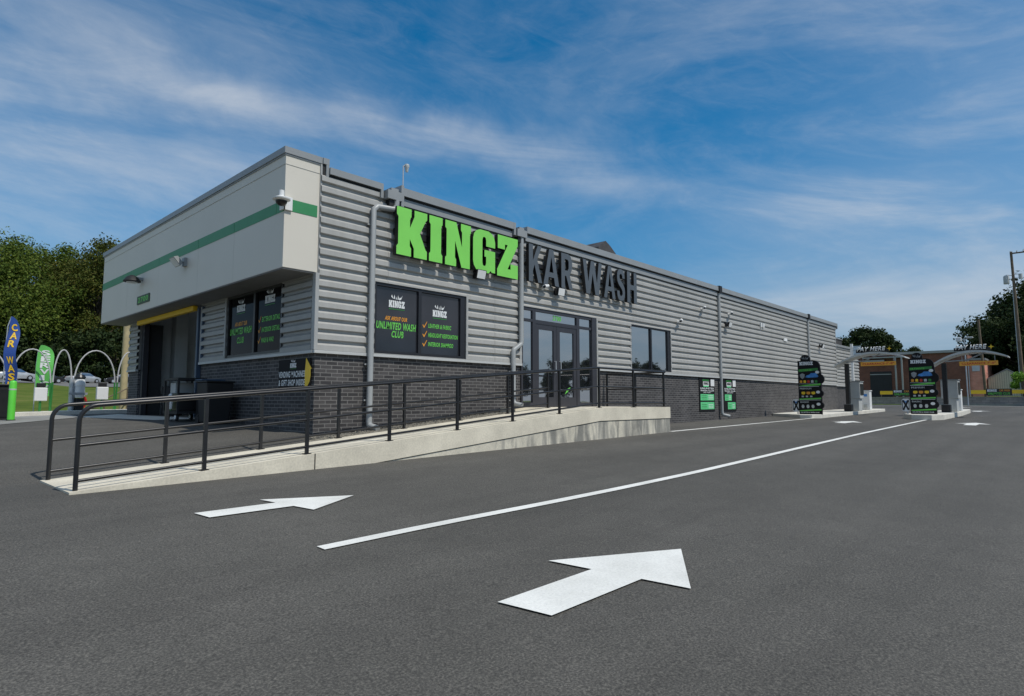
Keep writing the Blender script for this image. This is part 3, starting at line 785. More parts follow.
# windows and doors of the long wall -------------------------------------
def window(o, r, x0, x1, z0, z1, mull, glass, fw=.06, right_reveal=.1):
    o = Vector(o); r = Vector(r); n = r.cross(UZ)
    f = MB()
    def fb(a, b, c, d, e0=-.05, e1=.035): f.prism([(a, c), (b, c), (b, d), (a, d)], o + n * e0, r, UZ, e1 - e0)
    fb(x0, x0 + fw, z0, z1); fb(x1 - fw - right_reveal, x1, z0, z1); fb(x0 + fw, x1 - fw - right_reveal, z1 - fw, z1); fb(x0 + fw, x1 - fw - right_reveal, z0, z0 + fw)
    for m_ in mull: fb(m_ - .04, m_ + .04, z0 + fw, z1 - fw)
    fo = f.build('window', M['frame'], B)
    edges = [x0 + fw] + [q for m_ in mull for q in (m_ - .04, m_ + .04)] + [x1 - fw - right_reveal]
    for i in range(0, len(edges), 2):
        g = MB(); g.prism([(edges[i], z0 + fw), (edges[i + 1], z0 + fw), (edges[i + 1], z1 - fw), (edges[i], z1 - fw)], o - n * .02, r, UZ, .012)
        g.build('pane', glass, fo)
    return fo
w1 = window((0, 0, 0), RX, W1[0], W1[1], W1[2], W1[3], [2.40], M['film'])
w2 = window((0, 0, 0), RX, W2[0], W2[1], W2[2], W2[3], [11.98], M['glass'], fw=.045, right_reveal=.14)
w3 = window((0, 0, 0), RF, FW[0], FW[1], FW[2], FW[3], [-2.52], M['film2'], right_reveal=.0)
PZ = .0                                    # pane face depth (front of pane at -.008)
E0 = -.003
# window film lettering, front
lx = 1.27
logo((1.62, 0, 2.88), RX, UZ, .40, w1, -.004)
lettering('lettering', 'ASK ABOUT OUR', (1.53, 0, 2.65), RX, UZ, .56, .085, M['decorange'], w1, .03, .25, eps=-.004)
lettering('lettering', 'UNLIMITED WASH', (1.325, 0, 2.46), RX, UZ, 1.0, .155, M['decgreen'], w1, .04, .2, eps=-.004)
lettering('lettering', 'CLUB', (1.70, 0, 2.30), RX, UZ, .30, .14, M['decgreen'], w1, .04, .2, eps=-.004)
logo((2.78, 0, 2.80), RX, UZ, .40, w1, -.004)
for z, s_, w_ in ((2.58, 'LEATHER & FABRIC', .66), (2.38, 'HEADLIGHT RESTORATION', .86), (2.18, 'INTERIOR SHAMPOO', .72)):
    lettering('lettering', s_, (2.66, 0, z), RX, UZ, w_, .095, M['decgreen'], w1, .03, .2, eps=-.004)
    shape('check_mark', CHECK, (2.50, 0, z - .01), RX, UZ, .13, .14, M['decorange'], w1, -.004)
# facade window lettering
logo((0, 3.48, 2.93), RF, UZ, .42, w3, -.004)
lettering('lettering', 'ASK ABOUT OUR', (0, 3.56, 2.66), RF, UZ, .62, .09, M['decorange'], w3, .03, .25, eps=-.004)
lettering('lettering', 'UNLIMITED WASH', (0, 3.80, 2.47), RF, UZ, 1.1, .15, M['decgreen'], w3, .04, .2, eps=-.004)
lettering('lettering', 'CLUB', (0, 3.42, 2.27), RF, UZ, .34, .14, M['decgreen'], w3, .04, .2, eps=-.004)
logo((0, 2.10, 2.98), RF, UZ, .44, w3, -.004)
for z, s_, w_ in ((2.65, 'EXTERIOR DETAIL', .80), (2.43, 'INTERIOR DETAIL', .80), (2.21, 'WASH & WAX', .56)):
    lettering('lettering', s_, (0, 2.22, z), RF, UZ, w_, .105, M['decgreen'], w3, .03, .2, eps=-.004)
    shape('check_mark', CHECK, (0, 2.38, z - .01), RF, UZ, .13, .14, M['decorange'], w3, -.004)

# entrance: side lights, transoms, double doors
dx0, dx1, dz0, dz1 = DR
ent = MB()
def eb(a, b, c, d, y0=-.04, y1=.06): ent.box(a, b, y0, y1, c, d)
TB = 3.03
eb(dx0, dx0 + .06, dz0, dz1); eb(dx1 - .22, dx1, dz0, dz1, -.055, .09)
eb(dx0 + .06, dx1 - .22, dz1 - .08, dz1, -.038)
eb(6.06, 6.18, dz0, dz1 - .08, -.036); eb(7.93, 8.06, dz0, dz1 - .08, -.036)
eb(dx0 + .06, 6.06, TB, TB + .07, -.034); eb(6.18, 7.93, TB - .03, TB + .07, -.034); eb(8.06, dx1 - .22, TB, TB + .07, -.034)
eb(dx0 + .06, 6.06, dz0, dz0 + .12, -.034); eb(8.06, dx1 - .22, dz0, dz0 + .12, -.034)
eo = ent.build('entrance_frame', M['dframe'], B)
def pane(a, b, c, d, par, mt='glass', y=.0): return MB().box(a, b, y, y + .012, c, d).build('pane', M[mt], par)
pane(dx0 + .06, 6.06, TB + .07, dz1 - .08, eo); pane(6.18, 7.93, TB + .07, dz1 - .08, eo); pane(8.06, dx1 - .22, TB + .07, dz1 - .08, eo)
pane(dx0 + .06, 6.06, dz0 + .12, TB, eo); pane(8.06, dx1 - .22, dz0 + .12, TB, eo)
lettering('lettering', '2700', (6.92, 0, TB + .12), RX, UZ, .36, .14, M['decgreen'], eo, .04, eps=.004)
for a, b, hx in ((6.185, 7.05, 6.95), (7.06, 7.925, 7.16)):
    d = MB(); z0, z1 = dz0 + .01, TB - .035
    d.box(a, a + .13, -.025, .03, z0, z1); d.box(b - .13, b, -.025, .03, z0, z1); d.box(a + .13, b - .13, -.024, .03, z1 - .13, z1); d.box(a + .13, b - .13, -.024, .03, z0, z0 + .25)
    do = d.build('door', M['dframe'], B); pane(a + .13, b - .13, z0 + .25, z1 - .13, do)
    MB().tube([(hx, -.03, 1.75), (hx, -.085, 1.75), (hx, -.085, 2.05), (hx, -.03, 2.05)], .013, 8).build('handle', M['steel'], do, smooth=True)
shape('sticker', [[(0, 0), (.5, .35), (1, 1), (.45, .75)]], (7.42, -.0, 1.18), RX, UZ, .26, .2, M['decgreen'], eo, .003)

# garage bay
bay = MB()
bay.box(.25, 6, 10.75, 10.95, .5, 5.1); bay.box(6, 6.2, 5.0, 10.95, .5, 5.1)
bay.build('bay_back_wall', M['int_wall'], B)
MB().box(.25, 6.2, 5.0, 5.25, .5, 5.1).build('bay_side_wall', M['int_wall'], B)
MB().box(.001, 6.2, 5.25, 10.75, .45, .575).build('bay_floor', M['conc_w'], B)
MB().box(.2, 6.2, 5.25, 10.75, 4.2, 4.25).build('bay_ceiling', M['int_wall'], B)
mb = MB(); mb.box(.06, .2, 10.1, 10.299, .55, 3.36); mb.box(.0, .2, 5.423, 5.47, .55, 3.36); mb.build_each('door_jamb', M['dframe'], B)
mb = MB(); mb.box(-.10, .0, 5.46, 5.56, .60, 3.28); mb.box(-.06, -.0, 5.30, 5.36, 1.95, 3.3); mb.build_each('door_track', M['bluepost'], B)
mb = MB()
mb.box(.25, .6, 10.2, 10.72, .58, 3.3); mb.build('bay_partition', M['int_dark'], B)
mb = MB(); mb.box(1.0, 1.35, 10.3, 10.7, .58, 4.0); mb.build('bay_column', M['grey'], B)
# wash curtain strips
mb = MB()
for k in range(9):
    y = 5.75 + k * .10; mb.tube([(.75 + .02 * (k % 3), y, 3.3), (.72, y + .02, 2.4), (.80, y - .02, 1.5), (.78 + .03 * (k % 2), y, .8)], [.05, .055, .06, .05], 6)
mb.build('wash_curtain', M['blackrough'], B, smooth=True)

# roll-up clearance bar
t = thing('clearance_bar', 'long yellow clearance bar hung across the top of the wash bay opening', 'clearance bar', (-.12, 7.8, 3.2))
mb = MB(); mb.box(-.18, -.08, 5.60, 10.0, 3.22, 3.34); mb.build('bar', M['yellow'], t)
mb = MB()
for y in (5.9, 7.8, 9.8): mb.box(-.15, -.13, y - .01, y + .01, 3.34, 3.36)
mb.build('hanger', M['steel'], t)

# ------------------------------------------------------------------ channel-letter signs
def band_poly(outer, inner):
    return outer + [outer[0]] + [inner[0]] + inner[:0:-1] + [inner[0]]
A_OUT = [(0,0),(.26,0),(.325,.22),(.675,.22),(.74,0),(1,0),(.63,1),(.37,1)]
A_IN = [(.37,.36),(.50,.80),(.63,.36)]
R_OUT = [(0,0),(.30,0),(.30,.36),(.42,.36),(.70,0),(1,0),(.72,.42),(.86,.50),(.95,.62),(.95,.80),(.86,.93),(.62,1),(0,1)]
R_IN = [(.30,.52),(.30,.84),(.55,.84),(.64,.79),(.64,.60),(.55,.52)]
S_ = [(0,.30),(.30,.30),(.31,.20),(.40,.15),(.58,.15),(.69,.21),(.69,.29),(.60,.36),(.22,.50),(.06,.60),(.01,.72),(.04,.86),(.18,.97),(.38,1),(.62,1),(.82,.97),(.95,.87),(.98,.72),(.69,.72),(.67,.80),(.58,.85),(.42,.85),(.32,.80),(.32,.73),(.40,.67),(.78,.53),(.94,.43),(1,.29),(.96,.13),(.82,.03),(.62,0),(.38,0),(.18,.03),(.04,.13)]
def letter(name, polys, x0, x1, z0, z1, y, d, face, side, parent, hole=None):
    w, h = x1 - x0, z1 - z0
    mb = MB()
    if hole:
        # outer + hole triangulated through bmesh
        bm = bmesh.new()
        def ring(ps): 
            vs = [bm.verts.new((x0 + a * w, y, z0 + b * h)) for a, b in ps]
            return [bm.edges.new((vs[i], vs[(i + 1) % len(vs)])) for i in range(len(vs))]
        es = ring(polys[0]) + ring(hole)
        bmesh.ops.triangle_fill(bm, use_beauty=True, use_dissolve=False, edges=es, normal=(0, -1, 0))
        bm.verts.ensure_lookup_table(); bm.verts.index_update()
        vs = [v.co.copy() for v in bm.verts]; fs = [tuple(v.index for v in f.verts) for f in bm.faces]; k = len(vs)
        top = [(v.x, v.y - d, v.z) for v in vs]; bot = [tuple(v) for v in vs]
        out = []
        for f in fs:
            a, b_, c = (Vector(top[i]) for i in f[:3]); nrm = (b_ - a).cross(c - a)
            out.append(f if nrm.y < 0 else tuple(reversed(f)))
        mb.add(top + bot, out, 0)
        n0, n1 = len(polys[0]), len(hole)
        sd = [((i + 1) % n0, i, i + k, (i + 1) % n0 + k) for i in range(n0)] + [(n0 + i, n0 + (i + 1) % n1, n0 + (i + 1) % n1 + k, n0 + i + k) for i in range(n1)]
        for f in sd: mb.f.append(f); mb.mi.append(1)
        bm.free()
    else:
        for p in polys: mb.prism([(a * w, b * h) for a, b in p], (x0, y, z0), RX, UZ, d, 0, 1)
    o = mb.build('letter', [face, side], parent)
    return o
def backed_letter(*a, **k):
    o = letter(*a, **k)
    return o
sg = thing('illuminated_sign', 'big bright green slab letters reading KINGZ on the corrugated wall under the roof edge', 'sign', (1.6, -.1, 4))
sg['label'] = 'large bright green five letter sign high on the corrugated wall'
KX = [('K', 1.60, 2.39), ('I', 2.45, 2.82), ('N', 2.90, 3.67), ('G', 3.74, 4.46), ('Z', 4.53, 5.26)]
for g, a, b in KX: letter('letter', [GL[g]], a, b, 3.985, 4.985, -.13, .12, M['signgreen'], M['signside'], sg)
MB().box(1.65, 5.2, -.128, -.06, 4.42, 4.56).build('raceway', M['signside'], sg)
sg2 = thing('channel_letter_sign', 'slate grey condensed letter sign above the entrance doors', 'sign', (5.7, -.1, 4))
KW = [('k2', 5.70, 6.22), ('A', 6.27, 6.92), ('R', 7.02, 7.52), ('w2', 7.99, 8.92), ('A', 9.02, 9.62), ('S', 9.71, 10.14), ('h2', 10.27, 10.82)]
for g, a, b in KW:
    z0, z1 = 4.03, 4.99
    if g == 'A': letter('letter', [A_OUT], a, b, z0, z1, -.13, .10, M['signgrey'], M['signside'], sg2, A_IN)
    elif g == 'R': letter('letter', [R_OUT], a, b, z0, z1, -.13, .10, M['signgrey'], M['signside'], sg2, R_IN)
    elif g == 'S': letter('letter', [S_], a, b, z0, z1, -.13, .10, M['signgrey'], M['signside'], sg2)
    else: letter('letter', [GL[g]], a, b, z0, z1, -.13, .10, M['signgrey'], M['signside'], sg2)
MB().box(5.75, 7.45, -.128, -.06, 4.45, 4.56).box(8.1, 10.75, -.128, -.06, 4.45, 4.56).build('raceway', M['signside'], sg2)

# ------------------------------------------------------------------ wall fixtures
def floodlight(x, z, label, n=(0, -1), base=(None, None), s=1., mt='blackrough', tilt=14):
    nx, ny = n; y = base[1] if base[1] is not None else -.045
    bx0 = base[0] if base[0] is not None else x
    t = thing('wall_floodlight', label, 'floodlight', (bx0, y, z), 'floodlights and lamps on the building')
    nv = Vector((nx, ny, 0)); rv = Vector((-ny, nx, 0)) * 1.0; o = Vector((bx0, y, z))
    rv = nv.cross(UZ) * -1
    mb = MB(); mb.prism([(-.07 * s, -.09 * s), (.07 * s, -.09 * s), (.07 * s, .09 * s), (-.07 * s, .09 * s)], o, rv, UZ, .06); mb.build('back_box', M[mt], t)
    mb = MB(); mb.tube([o + nv * .06, o + nv * .14 - UZ * .03], .022, 8); mb.build('arm', M[mt], t)
    c = o + nv * .22 * s - UZ * .03; a = R(tilt)
    up = UZ * math.cos(a) + nv * math.sin(a) * 1.0; fr_ = nv * math.cos(a) - UZ * math.sin(a)
    up = Vector((fr_.x * 0, fr_.y * 0, 0)) + UZ * math.cos(a) + nv * math.sin(a)
    w, h, d = .15 * s, .11 * s, .10 * s
    def P(i, j, k): return c + rv * i + up * j + fr_ * k
    mb = MB(); mb.add([P(-w * .7, -h * .7, -d), P(w * .7, -h * .7, -d), P(w * .7, h * .7, -d), P(-w * .7, h * .7, -d), P(-w, -h, 0), P(w, -h, 0), P(w, h, 0), P(-w, h, 0)],
                      [(0, 3, 2, 1), (4, 5, 6, 7), (0, 1, 5, 4), (1, 2, 6, 5), (2, 3, 7, 6), (3, 0, 4, 7)])
    mb.build('housing', M[mt], t, bevel=.006)
    mb = MB(); q = .86; mb.add([P(-w * q, -h * q, .003), P(w * q, -h * q, .003), P(w * q, h * q, .003), P(-w * q, h * q, .003)], [(0, 1, 2, 3)]); mb.build('lens', M['white'], t)
    return t
floodlight(4.00, 3.95, 'black floodlight with pale lens under the big green letters')
floodlight(6.98, 3.93, 'black floodlight with pale lens above the entrance doors', tilt=10)
floodlight(17.7, 4.03, 'small black floodlight right of the middle downspout')
floodlight(29.5, 3.95, 'small black floodlight near the far end of the long wall')
floodlight(None, 4.20, 'floodlight on the shaded white fascia left of the corner camera', n=(-1, 0), base=(FX, 4.75), mt='coping', tilt=40, s=1.1)
t = thing('dome_lamp', 'shallow hooded lamp on the shaded fascia above the small green sign', 'wall lamp', (FX, 7.9, 4.2), 'floodlights and lamps on the building')
mb = MB(); mb.lathe([(.0, .0), (.20, .0), (.21, .02), (.14, .12), (.05, .18), (.0, .19)], (FX - .24, 7.9, 4.13), 18); mb.build('hood', M['blackrough'], t, smooth=True)
mb = MB(); mb.box(FX - .22, FX, 7.84, 7.96, 4.20, 4.27); mb.build('arm', M['coping'], t)
mb = MB(); mb.lathe([(.0, .0), (.13, .0), (.13, .02)], (FX - .24, 7.9, 4.11), 14); mb.build('lens', M['white'], t)

def bullet_cam(x, z, label, y=-.045):
    t = thing('security_camera', label, 'security camera', (x, y, z), 'small white security cameras')
    MB().tube([(x, y, z), (x, y - .05, z)], .05, 12).build('base_plate', M['white'], t, smooth=True)
    MB().tube([(x, y - .05, z), (x - .02, y - .12, z + .02)], .02, 8).build('arm', M['white'], t, smooth=True)
    MB().tube([(x + .12, y - .10, z + .07), (x - .16, y - .22, z + .0)], .05, 12).build('housing', M['white'], t, smooth=True)
    MB().tube([(x - .16, y - .22, z + .0), (x - .165, y - .2215, z)], .042, 12).build('lens', M['black'], t)
    return t
bullet_cam(13.75, 3.76, 'small white camera just right of the two-pane window top')
bullet_cam(15.6, 4.42, 'white camera high on the wall left of the middle downspout')
bullet_cam(18.0, 4.47, 'white camera high on the wall right of the middle downspout')
bullet_cam(6.42, 3.95, 'small white camera left of the floodlight over the entrance')
t = thing('alarm_strobe', 'pair of small white horn units on the far part of the long wall', 'alarm horn', (21.4, -.05, 4.3))
MB().box(21.25, 21.38, -.12, -.045, 4.25, 4.43).build('horn', M['white'], t); MB().box(21.50, 21.63, -.12, -.045, 4.25, 4.43).build('horn', M['white'], t)
t = thing('wall_vent', 'small white vent plate on the far part of the long wall', 'vent', (24.3, -.05, 3.9))
MB().box(24.1, 24.5, -.10, -.045, 3.83, 3.97).build('plate', M['white'], t)
# dome camera on the fascia corner
t = thing('dome_camera', 'white pendant dome camera bracketed to the fascia corner over the green stripe', 'security camera', (FX, -.05, 4.5))
mb = MB(); mb.box(FX - .03, FX + .13, -.05, -.012, 4.42, 4.66); mb.box(FX - .04, FX - .008, -.05, .10, 4.42, 4.66); mb.build('bracket', M['white'], t)
cx, cy = FX - .14, -.17
mb = MB(); mb.tube([(FX - .01, -.03, 4.50), (cx, cy, 4.56), (cx, cy, 4.66)], .03, 10); mb.lathe([(0, .0), (.045, 0), (.045, .12), (.0, .125)], (cx, cy, 4.58), 12)
mb.lathe([(.10, -.04), (.15, -.02), (.155, .0), (.06, .045), (.0, .05)], (cx, cy, 4.55), 20); mb.build('housing', M['white'], t, smooth=True)
mb = MB(); mb.lathe([(0, -.09), (.05, -.08), (.09, -.045), (.10, -.01), (.10, 0)], (cx, cy, 4.51), 18); mb.build('dome', M['black'], t, smooth=True)
# mast on the roof
t = thing('roof_mast', 'thin roof mast with a small hooded sensor on top', 'mast', (2.15, .3, 5.2))
MB().tube([(2.15, .3, 5.2), (2.15, .3, 6.12), (2.2, .28, 6.16)], .016, 8).build('pole', M['steel'], t, smooth=True)
mb = MB(); mb.lathe([(.0, -.14), (.03, -.13), (.045, -.04), (.06, .0), (.05, .035), (0, .04)], (2.23, .28, 6.14), 12); mb.build('sensor', M['grey'], t, smooth=True)
# dark hood on the roof
t = thing('roof_hood', 'dark curved ventilation hood on the roof behind the grey letters', 'roof hood', (15.3, 3.9, 5.2))
mb = MB(); pr = [(0, 0), (2.2, 0), (2.2, 1.2), (1.9, 1.6), (1.5, 1.95), (1.0, 2.2), (.62, 2.34), (.3, 2.16), (0, 2.02)]
mb.prism([(a * .8, b) for a, b in pr], (14.0, 4.6, 5.08), RX, UZ, 1.2); mb.build('hood', M['rust'], t)
mb = MB(); mb.box(13.95, 15.7, 3.3, 3.395, 5.2, 6.05); mb.build('side_panel', M['rust'], t)
t = thing('roof_unit', 'dark flat equipment screen on the low roof at the far end', 'roof unit', (35, 2, 4.3))
MB().box(33.0, 38.6, 1.2, 6, 4.3, 5.0).build('screen', M['rust'], t); MB().box(32.95, 38.65, 1.15, 6.05, 5.0, 5.06).build('cap', M['coping'], t)
# small sign on fascia
t = thing('number_sign', 'small dark green sign on the shaded fascia over the wash bay', 'sign', (FX, 7.7, 3.68))
mb = MB(); mb.box(FX - .02, FX, 7.2, 8.2, 3.57, 3.79); mb.build('board', mat('sign_dark_green', (.02, .06, .015), .5), t)
lettering('lettering', '2700', (FX - .02, 8.10, 3.61), RF, UZ, .82, .14, M['decgreen'], t, .04, eps=.003)
# sign at the corner of the brick base
t = thing('corner_sign', 'black sign with white lettering and a yellow arrow on the brick corner', 'sign', (0, .7, 1.5))
mb = MB(); mb.box(-.032, -.012, .10, 1.33, 1.26, 1.80); mb.build('board', M['boardblack'], t)
lettering('lettering', 'VENDING MACHINES', (-.032, 1.31, 1.45), RF, UZ, 1.03, .12, M['decwhite'], t, .07, .1, eps=.003)
lettering('lettering', '& GIFT SHOP INSIDE', (-.032, 1.31, 1.29), RF, UZ, 1.03, .12, M['decwhite'], t, .07, .1, eps=.003)
logo((-.032, .86, 1.61), RF, UZ, .24, t, .003)
shape('arrow', [[(-.1, 0), (.4, .02), (.78, .16), (.98, .38), (.96, .60), (1.15, .62), (.05, 1.02), (-.15, .5)]], (-.032, .255, 1.265), RF, UZ, .19, .53, M['yellow'], t, .005)

# posters on the brick wall
def poster(x0, x1, z0, z1, label, alt):
    t = thing('poster', label, 'poster', (x0, -.02, z0), 'black and green posters on the brick wall')
    w, h = x1 - x0, z1 - z0
    MB().box(x0, x1, -.025, -.003, z0, z1).build('board', M['boardblack'], t)
    y = -.027
    def q(n, a, b, c, d, m_, e=0): return MB().box(x0 + a * w, x0 + b * w, y - .002 - e, y, z0 + c * h, z0 + d * h).build(n, M[m_], t)
    q('logo_panel', .24, .62, .78, .90, 'white'); q('price_panel', .74, .98, .77, 1 - .02, 'white'); q('tag_line', .2, .62, .92, .965, 'decdgreen')
    q('logo_underline', .26, .6, .74, .78, 'mint')
    slab_word((x0 + .27 * w, y - .002, z0 + .81 * h), RX, UZ, .32 * w, .07 * h, M['black'], t, .002)
    lettering('lettering', 'UNLIMITED', (x0 + .06 * w, y, z0 + .67 * h), RX, UZ, .88 * w, .05 * h, M['decwhite'], t, .05, eps=.002)
    lettering('lettering', 'WASH CLUB', (x0 + .06 * w, y, z0 + .605 * h), RX, UZ, .88 * w, .045 * h, M['decwhite'], t, .05, eps=.002)
    lettering('lettering', 'JOIN TODAY', (x0 + .25 * w, y, z0 + .55 * h), RX, UZ, .5 * w, .04 * h, M['decwhite'], t, .04, eps=.002)
    if alt: cells = ((.08, .62, .33, .52), (.3, .92, .06, .28))
    else: cells = ((.06, .94, .33, .52), (.06, .94, .06, .28))
    for a, b, c, d in cells:
        q('panel', a, b, c, d, 'mint')
        for k in range(3):
            q('panel_line', a + .06, (a + b) / 2 - .04, c + .035 + .05 * k, c + .05 + .05 * k, 'decdgreen', .001); q('panel_line', (a + b) / 2 + .06, b - .06, c + .035 + .05 * k, c + .05 + .05 * k, 'decwhite', .001)
    return t
poster(15.35, 16.62, .62, 1.84, 'black and green poster on the brick left of the downspout', False)
poster(17.42, 18.58, .60, 1.86, 'black and green poster on the brick right of the downspout', True)

# ------------------------------------------------------------------ pay islands
def island(name, poly, ztop, label):
    t = thing(name, label, 'kerb island', (poly[0][0], poly[0][1], ztop))
    c = Vector((sum(p[0] for p in poly) / len(poly), sum(p[1] for p in poly) / len(poly)))
    mb = MB(); k = len(poly)
    inner = [(lerp(p[0], c.x, .03 / max(.3, (Vector(p) - c).length) ), lerp(p[1], c.y, .03 / max(.3, (Vector(p) - c).length))) for p in poly]
    vs = [(x, y, G(x, y) - .1) for x, y in poly] + [(x, y, ztop(x) - .025) for x, y in poly] + [(x, y, ztop(x)) for x, y in inner]
    fs = [(i, (i + 1) % k, (i + 1) % k + k, i + k) for i in range(k)] + [(i + k, (i + 1) % k + k, (i + 1) % k + 2 * k, i + 2 * k) for i in range(k)] + [tuple(range(2 * k, 3 * k))]
    mb.add(vs, fs); mb.build('kerb_slab', M['conc_w'], t)
    return t
def island2(name, poly, label):
    z = lambda x: G(x, -3) + .17
    t = thing(name, label, 'kerb island', (poly[0][0], poly[0][1], G(*poly[0])))
    mb = MB(); k = len(poly)
    vs = [(x, y, G(x, y) - .1) for x, y in poly] + [(x, y, z(x)) for x, y in poly]
    fs = [(i, (i + 1) % k, (i + 1) % k + k, i + k) for i in range(k)] + [tuple(range(k, 2 * k))]
    mb.add(vs, fs); mb.build('kerb_slab', M['conc_w'], t, bevel=.02)
    return t
island2('pay_island', [(22.5, -.01), (21.2, -1.6), (21.3, -2.05), (21.8, -2.25), (28, -2.1), (35.5, -1.75), (35.8, -1.2), (35.5, -.9), (32, -.01)], 'pale raised kerb island against the building under the left pay station')
island2('pay_island', [(24.2, -4.75), (23.2, -5.2), (23.1, -5.9), (23.7, -6.2), (30, -6.05), (36.2, -5.7), (36.7, -5.3), (36.2, -4.95), (30, -4.7)], 'pale raised kerb island under the right pay station')
def IZ(x): return G(x, -3) + .17

def menu_board(x, y, label):
    # board faces -X ; right-hand direction seen from the driver is -Y
    z0 = IZ(x)
    t = thing('menu_board', label, 'menu board', (x, y, z0), 'black menu boards in front of the pay stations')
    r = RF; o = Vector((x, y, z0)); w = .90; H = 2.38
    def arc(cx, cz, rr, a0, a1, n=8): return [(cx + rr * math.cos(R(lerp(a0, a1, i / n))), cz + rr * math.sin(R(lerp(a0, a1, i / n)))) for i in range(n + 1)]
    poly = [(0, 0), (w, 0)] + arc(w - .09, .40, .17, -55, 55) + arc(w - .09, .92, .17, -55, 55) + arc(w - .12, 1.55, .25, -58, 58) + arc(w - .28, 2.12, .26, -5, 88) + [(.50, H), (.50, 2.48)] + arc(.31, 2.46, .19, 8, 172, 8) + [(.12, H), (0, H)]
    mb = MB(); mb.prism(poly, o + Vector((.12, 0, 0)), r, UZ, .12); mb.build('board', M['boardblack'], t)
    f = o
    def sh(n, polys, a, b, ww, hh, m_, e=.004): return shape(n, polys, f + r * a + UZ * b, r, UZ, ww, hh, M[m_], t, e)
    SQ = [[(0, 0), (1, 0), (1, 1), (0, 1)]]
    slab_word(f + r * .08 + UZ * 2.18, r, UZ, .54, .15, M['decwhite'], t, .004)
    sh('crown', CROWN, .17, 2.42, .30, .16, 'coping')
    sh('stripe', [[(0, 0), (1, .35), (1, 1), (0, .75)]], .03, 1.88, .78, .16, 'decdgreen')
    lettering('lettering', 'ULTIMATE', f + r * .06 + UZ * 1.92, r, UZ, .50, .07, M['decgreen'], t, .04, eps=.006)
    sh('car_picture', [[(0, .2), (.1, .55), (.3, .65), (.45, 1), (.8, 1), (.95, .6), (1, .2), (.85, .1), (.2, .08)]], .30, 1.60, .52, .22, 'blue')
    sh('shield', [[(0, .8), (.5, 1), (1, .8), (.9, .3), (.5, 0), (.1, .3)]], .08, 1.56, .20, .26, 'coping')
    for k in range(5): sh('icon', [[(0, 0), (1, 0), (1, 1), (.5, 1.2), (0, 1)]], .07 + k * .15, 1.39, .10, .10, ['decorange', 'yellow', 'red', 'grey', 'decdgreen'][k])
    sh('stripe', [[(.3, 0), (1, .3), (1, 1), (0, .3)]], .03, 1.24, .86, .12, 'decgreen')
    sh('frame_line', SQ, .03, 1.34, .80, .014, 'grey'); sh('frame_line', SQ, .03, 1.22, .80, .014, 'white')
    lettering('lettering', 'PREMIUM', f + r * .06 + UZ * 1.10, r, UZ, .46, .075, M['grey'], t, .04, eps=.004)
    for k in range(3): sh('icon', [[(0, .2), (.5, 0), (1, .2), (1, .9), (.5, 1), (0, .9)]], .12 + k * .20, .87, .15, .13, ['yellow', 'decorange', 'yellow'][k])
    for k in range(3): sh('icon', SQ, .12 + k * .17, .75, .09, .07, 'grey')
    sh('stripe', [[(0, 0), (1, .3), (1, 1), (0, .5)]], .03, .64, .86, .09, 'decgreen')
    sh('frame_line', SQ, .03, .62, .84, .014, 'white')
    lettering('lettering', 'BASIC', f + r * .06 + UZ * .50, r, UZ, .34, .07, M['grey'], t, .04, eps=.004)
    for k in range(3): sh('icon', [[(.2, 0), (.8, 0), (1, .5), (.8, 1), (.2, 1), (0, .5)]], .10 + k * .20, .27, .12, .15, 'grey')
    sh('stripe', [[(0, 0), (1, .4), (1, 1), (0, .4)]], .03, .13, .86, .10, 'decgreen')
    lettering('lettering', 'UNLIMITED $ WASH CLUB', f + r * .06 + UZ * .05, r, UZ, .74, .055, M['decwhite'], t, .04, eps=.006)
    for zc in (.45, .98, 1.74 + .12):
        sh('price_disc', [arc(.5, .5, .5, 0, 330, 11)], w - .20, zc - .07, .16, .13, 'white')
    MB().box(x + .03, x + .10, y - .72, y - .62, z0 - .02, z0 + .05).build('foot', M['steel'], t)
    t.scale = (1, 1, .955)
    return t
menu_board(21.9, -1.36, 'black crowned menu board standing on the left pay island by the wall')
menu_board(24.2, -5.02, 'black crowned menu board standing on the right pay island')
def lane_sign(x, y, label):
    z0 = IZ(x)
    t = thing('lane_sign', label, 'lane sign', (x, y, z0), 'small white framed lane signs beside the menu boards')
    r = RF; o = Vector((x, y, z0 + .10))
    P = [(a * .72, b * .75) for a, b in [(.08, 0), (.32, 0), (.4, .08), (.4, .62), (.32, .7), (.08, .7), (0, .62), (0, .08)]]
    MB().prism(P, o + Vector((.05, 0, 0)), r, UZ, .05).build('panel', M['white'], t)
    shape('cross', [[(.12, .1), (.3, .1), (.5, .38), (.7, .1), (.88, .1), (.88, .2), (.64, .5), (.88, .8), (.88, .9), (.7, .9), (.5, .62), (.3, .9), (.12, .9), (.12, .8), (.36, .5), (.12, .2)]], o, r, UZ, .288, .525, M['black'], t, .003)
    shape('edge', [[(.06, .12), (.14, .12), (.14, .88), (.06, .88)], [(.86, .12), (.94, .12), (.94, .88), (.86, .88)]], o, r, UZ, .288, .525, M['black'], t, .003)
    shape('chevron', [[(.25, .9), (.5, .66), (.75, .9), (.5, .78)]], o, r, UZ, .288, .525, M['blue'], t, .006)
    MB().box(x + .01, x + .04, y - .22, y - .18, z0, z0 + .12).build('foot', M['steel'], t)
lane_sign(21.95, -1.08, 'small white framed cross sign left of the left menu board')
lane_sign(24.25, -4.70, 'small white framed cross sign left of the right menu board')

